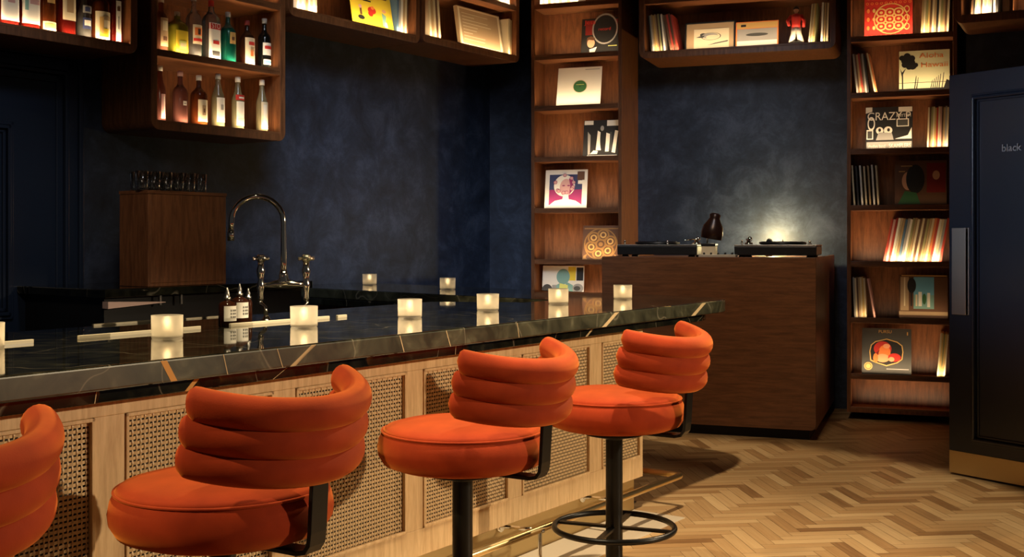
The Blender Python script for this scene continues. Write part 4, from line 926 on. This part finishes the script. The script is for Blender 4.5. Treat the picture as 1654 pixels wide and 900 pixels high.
for px, py, lb in ((491, 528, 'lit frosted tealight holder in front of the bridge faucet'), (662, 513, 'lit frosted tealight holder on the bar front, third along from the left'), (788, 502, 'lit frosted tealight holder on the bar front above the middle stool'),
                   (902, 491, 'lit frosted tealight holder in front of the collage album cover'), (1006, 483, 'lit frosted tealight holder nearest the bar corner, in front of the turntable booth'), (723, 468, 'lit frosted tealight holder on the far wing of the bar'), (597, 460, 'lit frosted tealight holder on the far wing, close against the blue wall'), (-22, 563, 'lit frosted tealight holder sliced by the left edge of the photo')):
    candle(px, py, lb, cd)

# ------------------------------------------------------------------ turntable booth
def booth():
    mf, mb = 1.40, -.17; t0, t1 = tw(972, mf), tw(1318, mf); zt = zp(415, hit(1100, O2, M2, mf).y); W = t1-t0; D = mf-mb
    t = thing('turntable_booth', 'large dark oak booth carrying the two turntables', 'booth', wal(t0, mf), RW)
    bm = B(); pr = rounded(0, W, .075, zt-.0, .035, rt=.004); n = len(pr)
    va = [bm.verts.new((x, 0, z)) for x, z in pr]; vb = [bm.verts.new((x, .03, z)) for x, z in pr]; bm.faces.new(va); bm.faces.new(vb[::-1])
    for k in range(n): bm.faces.new((va[k], va[(k+1) % n], vb[(k+1) % n], vb[k]))
    mesh_obj('front_panel', bm, BOOTH, t, bevel=.003)
    
    for x0, x1 in ((W-.03, W-.001), (.001, .03)):
        bm = B(); box(bm, x0, x1, .031, D, .08, zt-.002); mesh_obj('side_panel', bm, WALNUT, t, bevel=.002)
    bm = B(); box(bm, .031, W-.031, .031, D, zt-.05, zt-.012); mesh_obj('top_board', bm, WALNUT_H, t)
    bm = B(); box(bm, .05, W-.05, .06, D-.05, .001, .079); mesh_obj('plinth', bm, BLACKW, t)
    return t0, mf, zt, W
t0, mf, ztb, WB = booth()
def turntable(x0, x1, label, arm_left, first=None):
    m = mf-.22; a, b_ = tw(x0, m), tw(x1, m); W = b_-a; zt = ztb-.0118
    t = thing('turntable', label, 'turntable', wal(a, m, zt), RW, 'turntables on the booth')
    D = .40
    for x in (.05, W-.05):
        for y in (.05, D-.05):
            bm = B(); lathe(bm, [(.026, .0005), (.028, .01), (.022, .022)], 20, (x, y, 0)); mesh_obj('foot', bm, BLACKP, t, True)
    bm = B(); box(bm, 0, W, 0, D, .0225, .088); mesh_obj('plinth', bm, BLACKP, t, bevel=.006)
    bm = B(); box(bm, -.002, W+.002, -.002, D+.002, .0885, .098); mesh_obj('top_plate', bm, STEEL, t, bevel=.002)
    xc = W*.5+(.03 if arm_left else -.04)
    bm = B(); lathe(bm, [(.155, .0985), (.168, .103), (.168, .116), (.160, .119), (.02, .119)], 48, (xc, D/2, 0)); mesh_obj('platter', bm, BLACKP, t, True)
    bm = B(); lathe(bm, [(.15, .1195), (.15, .1215), (.003, .1215), (.003, .135)], 48, (xc, D/2, 0)); mesh_obj('record', bm, BLACK, t, True)
    ax = .06 if arm_left else W-.06
    bm = B(); lathe(bm, [(.030, .0985), (.030, .112), (.016, .115), (.014, .14)], 20, (ax, D*.72, 0)); tube(bm, [(ax-.0, D*.9, .142), (ax, D*.72, .142), (ax, D*.45, .138), (ax+(.05 if arm_left else -.05), D*.2, .13)], .0055, 10); tube(bm, [(ax, D*.94, .142), (ax, D*.84, .142)], .016, 16)
    mesh_obj('tonearm', bm, CHROME, t, True)
    bm = B(); lathe(bm, [(.009, .0985), (.009, .126), (.004, .13)], 14, (W-.05 if arm_left else W*.62, .04, 0)); lathe(bm, [(.014, .0985), (.014, .106)], 14, (W-.04 if not arm_left else W-.05, .05, 0)); mesh_obj('knob', bm, CHROME, t, True)
    bm = B(); lathe(bm, [(.007, .0985), (.007, .128), (.004, .132)], 12, (.05, .035, 0)); mesh_obj('target_light', bm, CHROME, t, True)
    return t
turntable(997, 1126, 'turntable left of the small lamp, partly in front of the left bookcase', False)
turntable(1186, 1319, 'turntable right of the small lamp, before the glowing patch of wall', True)
def booth_lamp():
    m = mf-.25; P = wal(tw(1146, m), m, ztb-.0118); k = P.y/F
    t = thing('desk_lamp', 'small black dome lamp on a cream block between the turntables', 'lamp', P, RW)
    hb = 19*k; bm = B(); box(bm, -11*k, 11*k, -.05, .05, .0005, hb); o = mesh_obj('block', bm, mat('cream_block', (.75, .62, .42), .5), t, bevel=.003); o['label'] = 'cream block'
    bm = B(); box(bm, -12*k, 11.5*k, -.054, .054, hb+.0005, hb+.022); mesh_obj('base', bm, BLACKP, t, bevel=.004)
    bm = B(); tube(bm, [(-3*k, -.01, hb+.02), (-3*k, -.01, hb+32*k)], .006, 12); lathe(bm, [(.009, hb+22*k), (.012, hb+24*k), (.009, hb+26*k)], 14, (-3*k, -.01, 0)); mesh_obj('stem', bm, CHROME, t, True)
    bm = B(); ax = Matrix.Translation((4*k, .01, hb+22*k)) @ Matrix.Rotation(math.radians(10), 4, 'Y')
    pr = [(7*k, 31*k), (9*k, 29*k), (8*k, 24*k), (10*k, 20*k), (16*k, 10*k), (17.5*k, 0), (16.5*k, -10*k), (15.5*k, -10*k), (14*k, 0), (8*k, 12*k)]
    lathe(bm, [(r, z) for r, z in pr], 28, caps=False); lathe(bm, [(.002, 32.2*k), (5*k, 32*k), (7*k, 31*k)], 28, caps=False); bm.transform(ax); bmesh.ops.remove_doubles(bm, verts=bm.verts[:], dist=.0005); mesh_obj('lamp_shade', bm, mat('dark_bronze_shade', (.03, .012, .008), .3, .3), t, True)
    bm = B(); lathe(bm, [(.003, -.03), (.016, -.018), (.018, 0), (.012, .014), (.008, .03)], 16); bm.transform(ax); mesh_obj('bulb', bm, BULB, t, True)
    return t
booth_lamp()
def lit_top():  # pale box with knobs, added for the lamplit strip of booth top
    m = mf-.10; a, b_ = tw(1128, m), tw(1188, m); W = b_-a
    t = thing('lit_booth_top', 'low pale box added for the lamplit booth top between the two turntables', 'lit_top', wal(a, m, ztb-.0118), RW)
    bm = B(); box(bm, 0, W, 0, .10, .0005, .028); mesh_obj('body', bm, mat('pale_lit_top', (.62, .56, .46), .35, .2), t, bevel=.003)
    for k in range(5):
        bm = B(); lathe(bm, [(.008, .0282), (.007, .040), (.005, .042)], 12, (W*(.12+.19*k), .05, 0)); mesh_obj('knob', bm, BLACKP, t, True)
lit_top()
# picture light behind the right turntable, its beam on the plaster
def uplight():
    m = .05; P = wal(tw(1242, m), m, ztb-.0118)
    t = thing('uplight', 'small spotlight behind the right turntable lighting the wall', 'lamp', P, RW)
    bm = B(); lathe(bm, [(.03, .0005), (.03, .01), (.008, .014), (.008, .03)], 16); mesh_obj('base', bm, BLACKP, t, True)
    bm = B(); tube(bm, [(0, -.01, .03), (0, -.01, .09)], .006, 10); tube(bm, [(0, -.03, .10), (0, .03, .12)], [.022, .026], 16); mesh_obj('lamp_head', bm, BLACKP, t, True)
    light('POINT', 'uplight_bulb', (0, .07, .13), 30, (1, .78, .36), size=.025, parent=t)
uplight()
